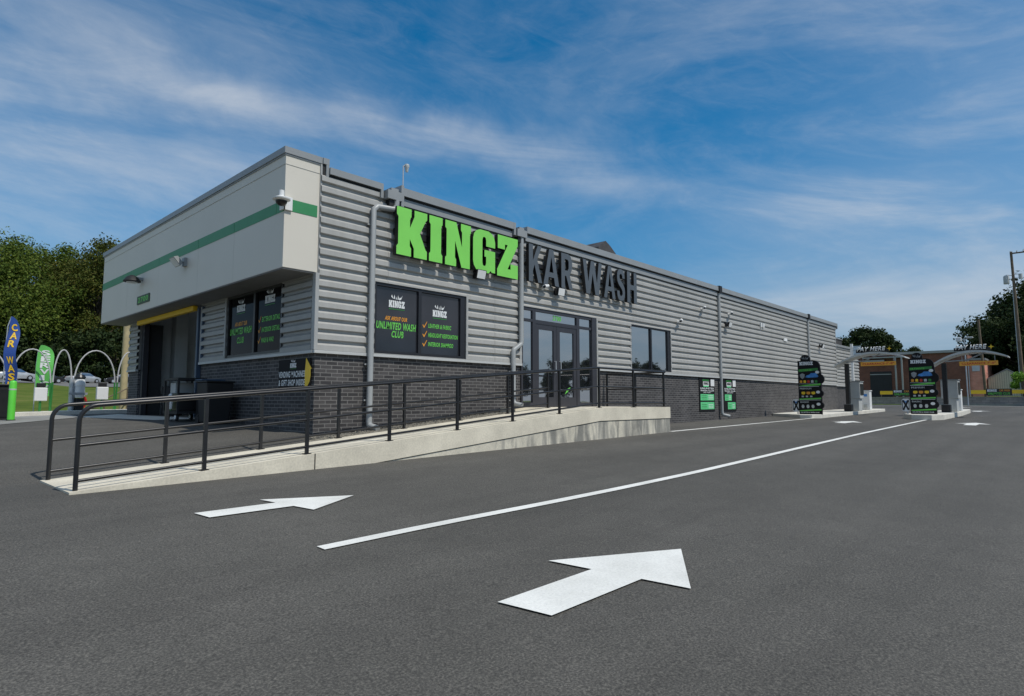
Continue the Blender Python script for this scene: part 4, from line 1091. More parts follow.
def pay_station(x, y0, y1, zc, lab, flip=False):
    # arched canopy across the lane; post on the island at y0-side
    z0 = IZ(x)
    t = thing('pay_canopy', lab, 'pay station canopy', (x, y0 - .3, z0), 'arched canopies over the pay lanes')
    n = 16; mb = MB(); W = 1.1
    def prof(s_): # height along the arch 0..1
        return zc - 1.9 * (s_ - .58) ** 2 * (1.0 if s_ < .58 else .9)
    vs = []
    for i in range(n + 1):
        s_ = i / n; y = lerp(y0, y1, s_); z = prof(s_); th_ = .05 + .05 * math.sin(math.pi * s_)
        vs += [(x - W / 2, y, z), (x + W / 2, y, z), (x + W / 2, y, z - th_), (x - W / 2, y, z - th_)]
    fs = [(3, 2, 1, 0), tuple(4 * n + k for k in range(4))]
    for i in range(n):
        a, b = 4 * i, 4 * i + 4
        fs += [(a, a + 1, b + 1, b), (a + 1, a + 2, b + 2, b + 1), (a + 2, a + 3, b + 3, b + 2), (a + 3, a, b, b + 3)]
    mb.add(vs, fs); mb.build('canopy', M['grey'], t, smooth=True)
    mb = MB()   # truss web under the post side
    py = y0 - .48
    mb.tube([(x - .4, py - .1, prof(.1) - .02), (x - .4, py - .9, prof(.35) - .32), (x - .4, py - 1.6, prof(.5) - .08)], .03, 6); mb.build('truss', M['coping'], t)
    mb = MB(); mb.box(x - .11, x + .11, py - .085, py + .085, z0 + .35, prof(.08) - .04); mb.build('post', M['black'], t)
    mb = MB(); mb.box(x - .2, x + .2, py - .17, py + .17, z0, z0 + .34); mb.build('post_base', M['black'], t, bevel=.03)
    # PAY HERE
    yl = lerp(y0, y1, .36); wl = abs(y1 - y0) * .44
    lettering('lettering', 'PAY HERE', (x - W / 2 - .03, yl, zc + .03), RF, UZ, wl * .90, .20, M['decwhite'], t, .05, .25, depth=.03, eps=0, sidemat=M['black'])
    MB().box(x - W / 2 + .02, x - W / 2 + .08, yl - wl, yl + .06, zc - .03, zc + .12).build('sign_rail', M['signside'], t)
    shape('star', [[(.5, 0), (.62, .38), (1, .5), (.62, .62), (.5, 1), (.38, .62), (0, .5), (.38, .38)]], (x - W / 2 - .03, yl - wl * .94, zc + .0), RF, UZ, .20, .22, M['yellow'], t)
    # clearance bar
    zb = zc - .68; ya, yb = lerp(y0, y1, .40), lerp(y0, y1, .88)
    cb = thing('clearance_bar', 'orange clearance bar hanging under the ' + ('right' if flip else 'left') + ' pay canopy', 'clearance bar', (x - .5, ya, zb), 'orange clearance bars')
    MB().box(x - .53, x - .47, yb, ya, zb, zb + .19).build('bar', M['barorange'], cb)
    lettering('lettering', "CLEARANCE 7'-0\"", (x - .53, ya - .08, zb + .045), RF, UZ, abs(ya - yb) - .16, .10, M['red'], cb, .03, eps=.003)
    mb = MB()
    for yy_ in (ya - .1, yb + .1): mb.tube([(x - .5, yy_, zb + .18), (x - .5, yy_, zb + .42)], .008, 6)
    mb.build('chain', M['steel'], cb)
    return t
pay_station(28.0, -1.25, -4.32, 3.36, 'grey arched pay canopy over the left lane beside the building')
pay_station(28.0, -5.25, -8.05, 3.22, 'grey arched pay canopy over the right lane', True)
def kiosk(x, y, lab):
    z0 = IZ(x)
    t = thing('pay_kiosk', lab, 'pay kiosk', (x, y, z0), 'grey pay kiosks')
    MB().box(x - .3, x + .3, y - .25, y + .25, z0, z0 + .62).build('pedestal', M['grey'], t, bevel=.01)
    MB().box(x - .34, x + .34, y - .33, y + .33, z0 + .62, z0 + 1.46).build('cabinet', M['grey'], t, bevel=.02)
    MB().box(x - .30, x + .30, y - .348, y - .331, z0 + .8, z0 + 1.36).build('screen', M['black'], t)
    MB().box(x - .37, x + .37, y - .36, y + .35, z0 + 1.462, z0 + 1.50).build('cap', M['coping'], t)
def gate(x, y, lab):
    z0 = IZ(x)
    t = thing('gate_box', lab, 'gate cabinet', (x, y, z0), 'white lane gate cabinets')
    MB().box(x - .22, x + .22, y - .2, y + .2, z0, z0 + 1.02).build('cabinet', M['white'], t, bevel=.015)
    MB().box(x - .25, x + .25, y - .23, y + .23, z0 + 1.021, z0 + 1.06).build('cap', M['white'], t)
    MB().box(x - .30, x - .221, y - .09, y + .09, z0 + .12, z0 + .30).build('intake', M['grey'], t)
    MB().box(x - .226, x - .221, y - .08, y + .1, z0 + .72, z0 + .86).build('label_plate', M['blue'], t)
kiosk(28.9, -1.80, 'grey pay kiosk on the left island under the arched canopy')
kiosk(29.3, -5.75, 'grey pay kiosk on the right island under the arched canopy')
gate(32.3, -2.15 + .6, 'white cabinet at the far end of the left pay island')
gate(31.3, -5.72, 'white cabinet at the far end of the right pay island')

# ------------------------------------------------------------------ things by the wash bay
def wheel(mb, c, r_, w, axis='x', m=0):
    c = Vector(c); a = Vector((1, 0, 0)) if axis == 'x' else Vector((0, 1, 0))
    mb.tube([c - a * w / 2, c + a * w / 2], r_, 18, m)
zg = G(-.5, 5)
t = thing('trash_bin', 'wider black wheeled bin standing against the shaded brick wall', 'bin', (-.45, 3.7, zg))
z0 = G(-.5, 3.2)
mb = MB(); c = (-.46, 3.32)
vs = []
for z, s in ((z0 + .04, .22), (z0 + .88, .28)): vs += [(c[0] - s, c[1] - s, z), (c[0] + s, c[1] - s, z), (c[0] + s, c[1] + s, z), (c[0] - s, c[1] + s, z)]
mb.add(vs, [(0, 3, 2, 1), (0, 1, 5, 4), (1, 2, 6, 5), (2, 3, 7, 6), (3, 0, 4, 7), (4, 5, 6, 7)]); mb.build('body', M['blackrough'], t, bevel=.02)
mb = MB(); mb.box(c[0] - .30, c[0] + .30, c[1] - .31, c[1] + .31, z0 + .882, z0 + .92); mb.build('lid', M['blackrough'], t, bevel=.015)
mb = MB(); wheel(mb, (c[0] - .2, c[1] + .34, z0 + .1), .1, .05, 'x'); mb.build('wheel', M['tyre'], t, smooth=True)
t = thing('trash_bin', 'narrow black bin with a dark blue lid between the cart and the wheeled bin', 'bin', (-.5, 4.5, zg))
z0 = G(-.5, 4.4); mb = MB(); mb.box(-.60, -.15, 3.66, 4.0, z0 + .02, z0 + .88); mb.build('body', M['blackrough'], t, bevel=.03)
mb = MB(); mb.box(-.63, -.12, 3.63, 4.03, z0 + .882, z0 + .92); mb.build('lid', M['bluepost'], t, bevel=.015)
# cart
x0, x1, y0, y1 = -.95, -.35, 4.08, 4.95; z0 = G(-.7, 5.5) + .0
t = thing('tool_cart', 'black wheeled cleaning cart with side shelves in front of the wash bay opening', 'cart', (-.7, 5.5, z0))
mb = MB(); mb.box(x0, x1, y0, y1, z0 + .16, z0 + .22); mb.build('shelf', M['blackrough'], t)
mb = MB(); mb.box(x0, x1, y0, y1, z0 + .90, z0 + .95); mb.build('top', M['blackrough'], t)
for px, py in ((x0, y0), (x1 - .04, y0), (x0, y1 - .04), (x1 - .04, y1 - .04)):
    MB().box(px, px + .04, py, py + .04, z0 + .221, z0 + .899).build('upright', M['blackrough'], t)
MB().box(x0 + .05, x1 - .05, y0 + .06, y0 + .62, z0 + .225, z0 + .62).build('drawer_box', M['black'], t, bevel=.01)
MB().box(x0 + .1, x1 - .1, y1 - .42, y1 - .1, z0 + .55, z0 + .85).build('basket', M['grey'], t, bevel=.01)
for py in (y0 + .15, y1 - .15):
    for px in (x0 + .05, x1 - .05):
        mb = MB(); wheel(mb, (px, py, z0 + .085), .08, .05, 'x'); w_ = mb.build('wheel', M['tyre'], t, smooth=True)
        mb = MB(); wheel(mb, (px - .03, py, z0 + .085), .045, .01, 'x'); mb.build('rim', M['white'], w_)
t = thing('towel_bundle', 'white towel bundle hanging over the side of the black cart', 'towels', (x0, 4.5, z0))
mb = MB(); mb.prism([(0, 0), (.25, -.02), (.30, .2), (.22, .33), (.1, .28), (-.02, .1)], (x0 - .02, 4.56, z0 + .28), RF, UZ, .05); mb.build('cloth', M['white'], t, bevel=.015)
t = thing('bottle_pack', 'green spray bottle pack on the lower shelf of the black cart', 'bottles', (x0, 4.95, z0))
mb = MB(); 
for k in range(3): mb.lathe([(.04, 0), (.045, .16), (.015, .2), (.015, .26), (.0, .265)], (x0 + .08, 4.62 + k * .12, z0 + .224), 10)
mb.build_each('bottle', M['decdgreen'], t, smooth=True)
# dark drums inside the bay
for i, (x, y, r_, h, lb) in enumerate(((.75, 9.6, .28, .85, 'black drum just inside the wash bay near the column'), (.45, 8.6, .22, .6, 'small dark drum just inside the wash bay opening'), (1.5, 7.2, .3, .9, 'black drum deep inside the wash bay'))):
    t = thing('drum', lb, 'drum', (x, y, .575), 'dark drums inside the wash bay')
    mb = MB(); mb.lathe([(r_ * .95, 0), (r_, .03), (r_ * .96, h * .33), (r_, h * .35), (r_ * .96, h * .37), (r_, h * .66), (r_, h), (0, h + .01)], (x, y, .577), 18); mb.build('body', M['blackrough'], t, smooth=True)

# green bollard and dark cabinet on the wash apron
def bollard(x, y, h, lab):
    z = G(x, y); t = thing('bollard', lab, 'bollard', (x, y, z), 'lime green bollards')
    MB().lathe([(.08, -.05), (.08, h), (.07, h + .03), (.04, h + .05), (0, h + .06)], (x, y, z), 20).build('post', M['lime'], t, smooth=True)
    MB().lathe([(.10, 0), (.10, .03), (.0, .035)], (x, y, z), 20).build('collar', M['blackrough'], t)
    MB().lathe([(.080, h * .8), (.083, h * .81), (.083, h * .83), (.080, h * .84)], (x, y, z), 20).build('band', M['grey'], t, smooth=True)
bollard(-2.95, 9.9, .98, 'lime green bollard in front of the black cabinet')
bollard(-3.25, 12.6, 1.25, 'lime green bollard rising behind the black cabinet')
z = G(-3.3, 11.2)
t = thing('equipment_cabinet', 'black equipment cabinet behind the green bollard at the left edge', 'cabinet', (-3.2, 11.1, z))
MB().box(-4.6, -2.84, 10.7, 11.6, z, z + .92).build('body', M['blackrough'], t, bevel=.03)
MB().box(-4.64, -2.80, 10.66, 11.64, z + .925, z + .97).build('lid', M['blackrough'], t, bevel=.02)
MB().box(-4.5, -3.75, 10.68, 10.698, z + .1, z + .82).build('door', M['black'], t); MB().box(-3.65, -2.92, 10.68, 10.698, z + .1, z + .82).build('door', M['black'], t)

# vacuum hose arches on the kerb
def vac_arch(xa, xb, y, lab):
    xa -= .14; xb -= .14
    z = G((xa + xb) / 2, 14.4) + .12
    t = thing('vacuum_arch', lab, 'hose arch', ((xa + xb) / 2, y, z), 'white vacuum hose arches on the kerb')
    r_ = (xb - xa) / 2; n = 16; cx = (xa + xb) / 2; hb = .95; ht = 2.03 - hb
    pts = [(cx - r_ * math.cos(math.pi * i / n), y, z + hb + ht * math.sin(math.pi * i / n)) for i in range(n + 1)]
    MB().tube(pts, .022, 8).build('arch', M['arch'], t, smooth=True)
    MB().tube([(xa - .02, y, z), (xa, y, z + hb)], .026, 8).build('leg', M['decdgreen'], t, smooth=True)
    MB().tube([(xb + .02, y, z), (xb, y, z + hb)], .026, 8).build('leg', M['decdgreen'], t, smooth=True)
vac_arch(-2.25, -1.22, 14.5, 'white hose arch rising between the blue and green feather flags')
vac_arch(-1.16, -.66, 14.5, 'narrow white hose arch just right of the green feather flag')
vac_arch(-.58, .60, 14.5, 'widest white hose arch over the small white post sign')
vac_arch(.68, 1.35, 14.5, 'white hose arch half hidden behind the building corner')
vac_arch(-3.6, -2.32, 14.5, 'white hose arch behind the black cabinet at the left edge')
def vac_unit(x, y, lab):
    z = G(x, 14.4) + .12
    t = thing('vacuum_unit', lab, 'vacuum', (x, y, z))
    MB().lathe([(.09, 0), (.09, 1.05), (0, 1.06)], (x - .16, y, z), 14).build('column', M['steel'], t, smooth=True)
    MB().box(x - .07, x + .17, y - .14, y + .14, z, z + .42).build('base', M['blackrough'], t, bevel=.02)
    MB().lathe([(.15, 0), (.16, .1), (.15, .38), (.17, .40), (.17, .46), (.13, .62), (.10, .66), (0, .68)], (x + .05, y, z + .43), 16).build('canister', M['white'], t, smooth=True)
    MB().lathe([(.14, 0), (.17, .05), (.12, .14), (0, .16)], (x + .05, y, z + 1.06), 14).build('head', M['black'], t, smooth=True)
    MB().tube([(x + .18, y - .05, z + .1), (x + .24, y - .1, z + .28), (x + .18, y - .12, z + .45)], .04, 8).build('hose', M['red'], t, smooth=True)
    MB().box(x - .27, x + .25, y - .16, y - .145, z + .52, z + .6).build('rail', M['steel'], t)
vac_unit(-.62, 14.42, 'grey and white vacuum unit with a black head between two hose arches')
def post_sign(x, y, lab):
    z = G(x, 14.4) + .12
    t = thing('instruction_stand', lab, 'stand', (x, y, z), 'white boxes on green stands')
    MB().tube([(x, y, z), (x, y, z + .35)], .035, 8).build('post', M['decdgreen'], t)
    MB().box(x - .17, x + .17, y - .08, y + .08, z + .35, z + .78).build('box', M['white'], t, bevel=.02)
    MB().box(x - .12, x + .12, y - .06, y + .06, z + .782, z + .93).build('top', M['blackrough'], t, bevel=.02)
post_sign(-1.62, 14.4, 'white box on a green stand left of the green feather flag')
post_sign(.08, 14.4, 'white box on a green stand under the widest hose arch')

# feather flags
def feather_flag(x, y, h, w, mt, word, lm, lab, twist):
    z = G(x, y) + (.1 if y > 14 else 0)
    t = thing('feather_flag', lab, 'flag', (x, y, z))
    pts = [(x, y, z), (x, y, z + h * .7), (x + .06 * w, y, z + h * .9), (x + .3 * w, y, z + h)]
    MB().tube(pts, .014, 8).build('pole', M['steel'], t)
    mb = MB(); n = 24; vs = []
    zb = z + h * .24
    def pos(s_, v):
        zz = lerp(zb, z + h, s_); wd = w * (1. if s_ < .78 else math.sqrt(max(0.02, 1 - ((s_ - .78) / .225) ** 2)))
        off = .0 if s_ < .8 else .18 * w * ((s_ - .8) / .2) ** 2
        a = twist * math.sin(s_ * 7.5 + .8)
        return Vector((x + off + (v * wd) * math.cos(a) + (twist * .10 * math.sin(s_ * 9)), y - .02 + v * wd * math.sin(a), zz))
    for i in range(n + 1):
        for j in range(5): vs.append(pos(i / n, j / 4))
    fs = [(i * 5 + j, i * 5 + j + 1, (i + 1) * 5 + j + 1, (i + 1) * 5 + j) for i in range(n) for j in range(4)]
    mb.add(vs, fs); mb.build('sail', mt, t, smooth=True)
    # letters down the flag, one mesh
    me_all = MB(); k = len(word); 
    for i, ch in enumerate(word):
        if ch == ' ': continue
        me = text_mesh(ch, .05); xs_ = [v.co.x for v in me.vertices]; ys_ = [v.co.y for v in me.vertices]
        vv = []
        lh = .80 / k * .92
        for v in me.vertices:
            a = (v.co.x - min(xs_)) / max(.3, (max(xs_) - min(xs_))); b_ = (v.co.y - min(ys_)) / (max(ys_) - min(ys_))
            s_ = .92 - (i + 1) * .86 / k + b_ * lh
            p = pos(s_, .22 + .56 * a) + Vector((0, -.014, 0)); vv.append(p)
        me_all.add(vv, [tuple(p.vertices) for p in me.polygons]); bpy.data.meshes.remove(me)
    me_all.build('lettering', lm, t)
feather_flag(-2.72, 13.3, 3.05, .30, M['flagblue'], 'CAR WASH', M['yellow'], 'blue feather flag with yellow letters twisting in the wind', .45)
feather_flag(-1.70, 14.9, 2.22, .46, M['flaggreen'], 'SERVICE', M['decwhite'], 'bright green feather flag with white letters', .12)

# wooden pole on the grass
z = G(1.3, 17)
t = thing('wooden_pole', 'pale wooden utility pole rising beside the building corner', 'pole', (1.45, 17.2, z))
MB().tube([(1.45, 17.2, z - .2), (1.45, 17.2, z + 4.6)], [.13, .11], 12).build('post', M['wood_l'], t, smooth=True)
# handrail of the grass steps
t = thing('step_rail', 'dark sloping stair rail on the grass behind the hose arches', 'rail', (1.2, 16, G(1.2, 16)))
MB().tube([(.2, 15.6, G(.2, 15.6) + .35), (2.6, 17.4, G(2.6, 17.4) + 1.4)], .025, 6).build('rail', M['wood'], t)
for x, y, h in ((.5, 15.8, .45), (1.4, 16.5, .85), (2.3, 17.2, 1.2)):
    MB().tube([(x, y, G(x, y)), (x, y, G(x, y) + h)], .025, 6).build('post', M['wood'], t)

# ------------------------------------------------------------------ cars
def make_car(paint, label, loc, rot):
    t = thing('parked_car', label, 'car', (0, 0, 0), 'cars parked in front of the far trees')
    L_, W_, H_ = 4.4, 1.76, 1.45
    # side profile stations: x, half width, z bottom, z shoulder, z roof
    st = [(-2.2, .70, .34, .72, .74), (-2.05, .80, .22, .82, .88), (-1.5, .86, .20, .92, .98), (-.95, .88, .20, .95, 1.34), (-.35, .88, .20, .95, 1.45), (.35, .88, .20, .94, 1.43), (.95, .88, .20, .92, 1.10), (1.15, .87, .20, .90, .94), (1.9, .82, .22, .78, .82), (2.2, .70, .34, .60, .64)]
    mb = MB(); vs = []; k = 9
    for x, w, zb, zs_, zr in st:
        rw = w * .72 if zr > zs_ + .1 else w * .9
        vs += [(x, -w * .9, zb), (x, -w, (zb + zs_) / 2), (x, -w * .97, zs_), (x, -rw, lerp(zs_, zr, .92)), (x, 0, zr), (x, rw, lerp(zs_, zr, .92)), (x, w * .97, zs_), (x, w, (zb + zs_) / 2), (x, w * .9, zb)]
    fs = []
    for i in range(len(st) - 1):
        for j in range(k): fs.append((i * k + j, i * k + (j + 1) % k, (i + 1) * k + (j + 1) % k, (i + 1) * k + j))
    fs += [tuple(range(k))[::-1], tuple((len(st) - 1) * k + j for j in range(k))]
    mb.add(vs, fs); b = mb.build('body', paint, t, smooth=True)
    def glassq(n, idx, e):
        m_ = MB(); 
        for s_ in (-1, 1):
            pts = [(a, s_ * b_, c) for a, b_, c in idx]; m_.add(pts, [tuple(range(len(pts))) if s_ > 0 else tuple(reversed(range(len(pts))))])
        m_.build(n, M['glass'], t)
    glassq('side_window', [(-1.25, .862, .99), (.9, .862, .99), (.42, .70, 1.37), (-.85, .70, 1.37)], 0)
    MB().quad((1.12, -.74, .965), (1.12, .74, .965), (.44, .60, 1.425), (.44, -.60, 1.425)).build('windscreen', M['glass'], t)
    MB().quad((-1.52, .72, 1.0), (-1.52, -.72, 1.0), (-.92, -.58, 1.37), (-.92, .58, 1.37)).build('rear_window', M['glass'], t)
    for x in (-1.35, 1.38):
        for y in (-.80, .80):
            m_ = MB(); wheel(m_, (x, y, .32), .32, .2, 'y'); w_ = m_.build('wheel', M['tyre'], t, smooth=True)
            m_ = MB(); wheel(m_, (x, y + math.copysign(.105, y), .32), .19, .012, 'y'); m_.build('rim', M['steel'], w_)
    for y in (-.55, .55):
        MB().box(2.1, 2.19, y - .14, y + .14, .58, .68).build('headlight', M['white'], t); MB().box(-2.19, -2.1, y - .14, y + .14, .68, .78).build('tail_light', M['red'], t)
    t.location = loc; t.rotation_euler = (0, 0, rot); t['_loc'] = tuple(loc)
    return t
def gz(x, y, d=.02): return (x, y, G(x, y) + d)
make_car(M['carwhite'], 'silver car parked at the far left behind the blue flag', gz(7.8, 88), R(20))
make_car(M['cardark'], 'black car parked beside the silver car far behind the green flag', gz(11.2, 90), R(8))
make_car(M['carwhite'], 'pale car seen through the widest hose arch', gz(16.2, 93), R(30))
make_car(M['cardark'], 'dark car parked right of the pale car under the far trees', gz(20.6, 91), R(178))

# ------------------------------------------------------------------ trees
def leaf_tree(name, seed, h, rad, trunk_h, mt, label, loc, group, nleaf=9000, leaf=.26, squash=1., conic=0., group_n=46):
    rnd = random.Random(seed)
    t = thing(name, label, 'tree', (0, 0, 0), group)
    mb = MB()
    mb.tube([(0, 0, -.3), (rnd.uniform(-.1, .1), rnd.uniform(-.1, .1), h * .3), (rnd.uniform(-.3, .3), rnd.uniform(-.3, .3), h * .72)], [h * .026, h * .02, h * .006], 9)
    ch = h - trunk_h; cz = trunk_h + ch * .5
    clumps = []
    for i in range(group_n):
        # points through the crown volume, denser near the surface
        u = rnd.uniform(-1, 1); a = rnd.uniform(0, 6.283); q = math.sqrt(1 - u * u); rr = rnd.uniform(.45, 1.) ** .6
        taper = 1 - conic * (u * .5 + .5)
        px = q * math.cos(a) * rad * rr * taper; py = q * math.sin(a) * rad * rr * taper; pz = cz + u * ch * .5 * rr
        clumps.append((Vector((px, py, pz)), rad * rnd.uniform(.17, .34) * (1 - .3 * conic)))
    for i in range(0, group_n, 3):
        c, r_ = clumps[i]; b0 = Vector((0, 0, lerp(trunk_h * .7, c.z, .55)))
        mb.tube([b0, lerp(b0.x, c.x, .5) * Vector((1, 0, 0)) + lerp(b0.y, c.y, .5) * Vector((0, 1, 0)) + Vector((0, 0, lerp(b0.z, c.z, .45))), c], [h * .008, h * .005, h * .002], 5)
    mb.build('trunk', M['bark'], t, smooth=True)
    vs = []; fs = []
    for i in range(nleaf):
        c, r_ = clumps[rnd.randrange(group_n)]
        d = Vector((rnd.gauss(0, 1), rnd.gauss(0, 1), rnd.gauss(0, 1) * .75)).normalized() * r_ * rnd.uniform(.35, 1.12) 
        p = c + d
        n_ = (d.normalized() * .6 + Vector((rnd.uniform(-1, 1), rnd.uniform(-1, 1), rnd.uniform(-.3, 1.1)))).normalized()
        a = n_.orthogonal().normalized(); a = Matrix.Rotation(rnd.uniform(0, 6.28), 3, n_) @ a; b_ = n_.cross(a)
        s = leaf * rnd.uniform(.6, 1.35); k = len(vs)
        vs += [p - a * s * .5, p + b_ * s * .36 - n_ * s * .1, p + a * s * .6, p - b_ * s * .36 - n_ * s * .1]
        fs.append((k, k + 1, k + 2, k + 3))
    m2 = MB(); m2.add(vs, fs); m2.build('crown', mt, t)
    t.location = loc; t['_loc'] = tuple(loc)
    return t
GL_ = 'tall broadleaf trees behind the lot on the left'
T1 = leaf_tree('broadleaf_tree', 11, 24.5, 11.5, 1.5, M['leafA'], 'tall green tree directly behind the blue feather flag', gz(8, 114, -3.2), GL_, 56000, .38, group_n=110)
T2 = leaf_tree('broadleaf_tree', 12, 24.5, 9.5, 1.5, M['leafB'], 'olive tinged tree next to the left end of the building', gz(22.5, 116, -.2), GL_, 46000, .37, group_n=95)
T3 = leaf_tree('broadleaf_tree', 13, 25.5, 8.5, 2, M['leafA'], 'highest crowned green tree on the left behind the green flag', gz(16.0, 124, -.2), GL_, 38000, .38, group_n=80)
more = [(T1, -9, 115, 1.6, .86, 'green tree at the left edge of the photograph'), (T3, 2, 128, .7, .98, 'green tree standing behind the gap at the far left'),
        (T2, 36, 117, 2.2, 1.0, 'olive tree mostly hidden behind the building'), (T1, 28, 128, 3.1, .93, 'green tree in the back row near the building edge'),
        (T3, -24, 116, 4, .98, 'green tree well beyond the left edge'), (T1, 50, 118, 5, 1., 'green tree hidden behind the middle of the building')]
for src, x, y, rz_, s, lb in more: dup(src, gz(x, y, -.2), rz_, s, lb)
for i, (x, y, s) in enumerate(((-10, 106, 1.), (-1, 107, 1.), (7, 105, .9), (15, 106, 1.), (23, 105, 1.05), (32, 106, 1.), (-20, 106, 1.))):
    lbs = ['dark understorey shrub left of the blue flag', 'dark understorey shrub behind the blue flag', 'dark understorey shrub behind the green flag', 'dark understorey shrub behind the vacuum unit',
           'dark understorey shrub beside the wooden pole', 'dark understorey shrub behind the building end', 'dark understorey shrub beyond the left edge']
    if i == 0: SH = leaf_tree('understorey_shrub', 21, 8.5, 5.6, .1, M['leafC'], lbs[0], gz(x, y, -.3), 'dark shrubs under the tall trees', 8000, .5, group_n=36); SH['category'] = 'shrub'
    else: dup(SH, gz(x, y, -.3), i * 1.3, s, lbs[i])
# far right trees
GR_ = 'dark trees across the street on the right'
Q1 = leaf_tree('dark_tree', 31, 12.5, 5.6, 1.5, M['leafC'], 'large dark tree behind the metal shed', gz(92, -4.0), GR_, 24000, .30, conic=.25, group_n=70)
dup(Q1, gz(94, -9.0), 2.0, 1.38, 'tallest dark tree behind the utility pole at the right edge')
dup(Q1, gz(90, -15), 3.6, 1.3, 'dark tree beyond the right edge')
dup(Q1, gz(88, -6.2), 5.1, 1.02, 'dark tree between the wooden pole and the tall utility pole')
dup(Q1, gz(97, -7.0), .8, 1.25, 'dark tree in the back row behind the shed')
dup(Q1, gz(88, -24), .3, 1.2, 'dark tree far beyond the right edge')
Q2 = leaf_tree('hillside_tree', 41, 14.8, 4.0, 2., M['leafC'], 'dark round topped tree above the left pay canopy', gz(116, 16.4), 'trees behind the brick building', 14000, .40, group_n=44)
dup(Q2, gz(120, 21.0), 1.1, .90, 'dark tree just past the far end of the long wall')
dup(Q2, gz(124, 12.2), 2.4, .74, 'low dark tree over the roof of the brick building, left one')
dup(Q2, gz(130, 3.5), 3.9, .60, 'low dark tree over the roof of the brick building, right one')
dup(Q2, gz(118, 29), 3.0, .95, 'dark tree behind the far end of the car wash')
BS = leaf_tree('bright_bush', 51, 4.2, 2.2, .1, M['leafD'], 'bright green bush at the right edge beside the shed', gz(71.9, -7.5, .3), None, 11000, .2, group_n=26)
BS['category'] = 'bush'

# ------------------------------------------------------------------ across the street
WX = 70.2
t = thing('retaining_wall', 'low grey block retaining wall across the street', 'wall', (WX, 0, .55))
mb = MB(); mb.box(WX, WX + .35, -22, 16, .2, 1.32); mb.build('wall', M['blockwall'], t)
mb = MB(); mb.box(WX - .03, WX + .38, -22, 16, 1.322, 1.42); mb.build('cap', M['blockwall'], t)
mb = MB(); mb.box(WX - 1.3, WX - .37, 3.2, 16, .5, .70); k_ = mb.build('grass_verge', M['lawn']); k_['kind'] = 'structure'
def th(x, y): return 1.30 + .02 * (x - WX)
sheet('bank', [(WX + .36, -40), (140, -40), (140, 40), (WX + .36, 40)], 4., M['grass'], 0, hf=th)
mb = MB(); mb.box(WX - .35, WX - .02, -22, 16, .5, .70); k_ = mb.build('street_kerb', M['conc_slab']); k_['kind'] = 'structure'
def banner(y0, y1, lab):
    t = thing('banner', lab, 'banner', (WX + .6, (y0 + y1) / 2, 1.4), 'yellow black and green banners on the retaining wall')
    x = WX + .5; zb = 1.46
    MB().box(x, x + .03, y0 - 1.2, y0, zb + .25, zb + .62).build('yellow_end', M['yellow'], t); MB().box(x, x + .03, y1, y1 + 1.2, zb + .25, zb + .62).build('yellow_end', M['yellow'], t)
    MB().box(x - .02, x + .03, y0, y1, zb + .08, zb + .74).build('panel', M['black'], t)
    slab_word((x - .02, y1 - .1, zb + .46), RF, UZ, .75, .22, M['decwhite'], t, .006)
    lettering('lettering', 'CAR WASH', (x - .02, y1 - 1.05, zb + .46), RF, UZ, y1 - y0 - 1.2, .22, M['decorange'], t, .05, eps=.006)
    lettering('lettering', 'UNLIMITED CLUB', (x - .02, y1 - .15, zb + .15), RF, UZ, y1 - y0 - .3, .24, M['decgreen'], t, .05, eps=.006)
    for y in (y0 - 1.1, y1 + 1.1): MB().box(x + .03, x + .08, y - .04, y + .04, 1.3, zb + .65).build('post', M['wood'], t)
banner(-5.25, -3.25, 'banner with yellow ends below the metal shed across the street')
banner(2.35, 4.75, 'banner with yellow ends between the two pay canopies across the street')
# brick building
t = thing('brick_building', 'long low red brown brick building across the street', 'building', (80, 3, 1.4))
mb = MB(); mb.box(80, 96, -.9, 17, 1.0, 6.55); mb.build('wall', M['redbrick'], t)
mb = MB(); mb.box(79.75, 96.2, -1.1, 17.2, 6.56, 6.85); mb.build('roof_edge', M['trim'], t)
mb = MB(); mb.box(79.4, 80, 7.2, 9.4, 5.6, 6.0); mb.build('canopy', M['trim'], t)
mb = MB(); mb.box(79.92, 79.995, 6.6, 8.9, 1.5, 4.6); mb.build('doorway', M['int_dark'], t)
mb = MB(); mb.box(79.9, 79.99, 6.6, 8.9, 4.2, 4.3); mb.build('door_head', M['trim'], t)
for y in (6.0, 5.35): MB().box(79.2, 79.35, y - .08, y + .08, 1.4, 6.2).build('column', M['trim'], t)
MB().box(79.2, 79.9, 5.1, 9.5, 6.2, 6.35).build('porch_roof', M['trim'], t)
t = thing('brick_annex', 'salmon pink brick wing at the right end of the brick building', 'building', (81, -2, 1.4))
mb = MB(); mb.box(80.4, 90, -2.35, -.905, 1.0, 5.6); mb.build('wall', M['pinkbrick'], t)
mb = MB(); mb.box(80.2, 90.2, -2.5, -.9, 5.605, 5.8); mb.build('roof_edge', M['coping'], t)
mb = MB(); mb.box(80.33, 80.398, -1.95, -1.25, 4.35, 5.3); mb.build('sign_panel', M['steel'], t)
mb = MB(); mb.box(80.1, 80.2, -2.4, -2.3, 1.2, 5.6); mb.box(80.1, 80.2, -1.0, -.9, 1.2, 5.6); mb.build('downspout', M['steel'], t)
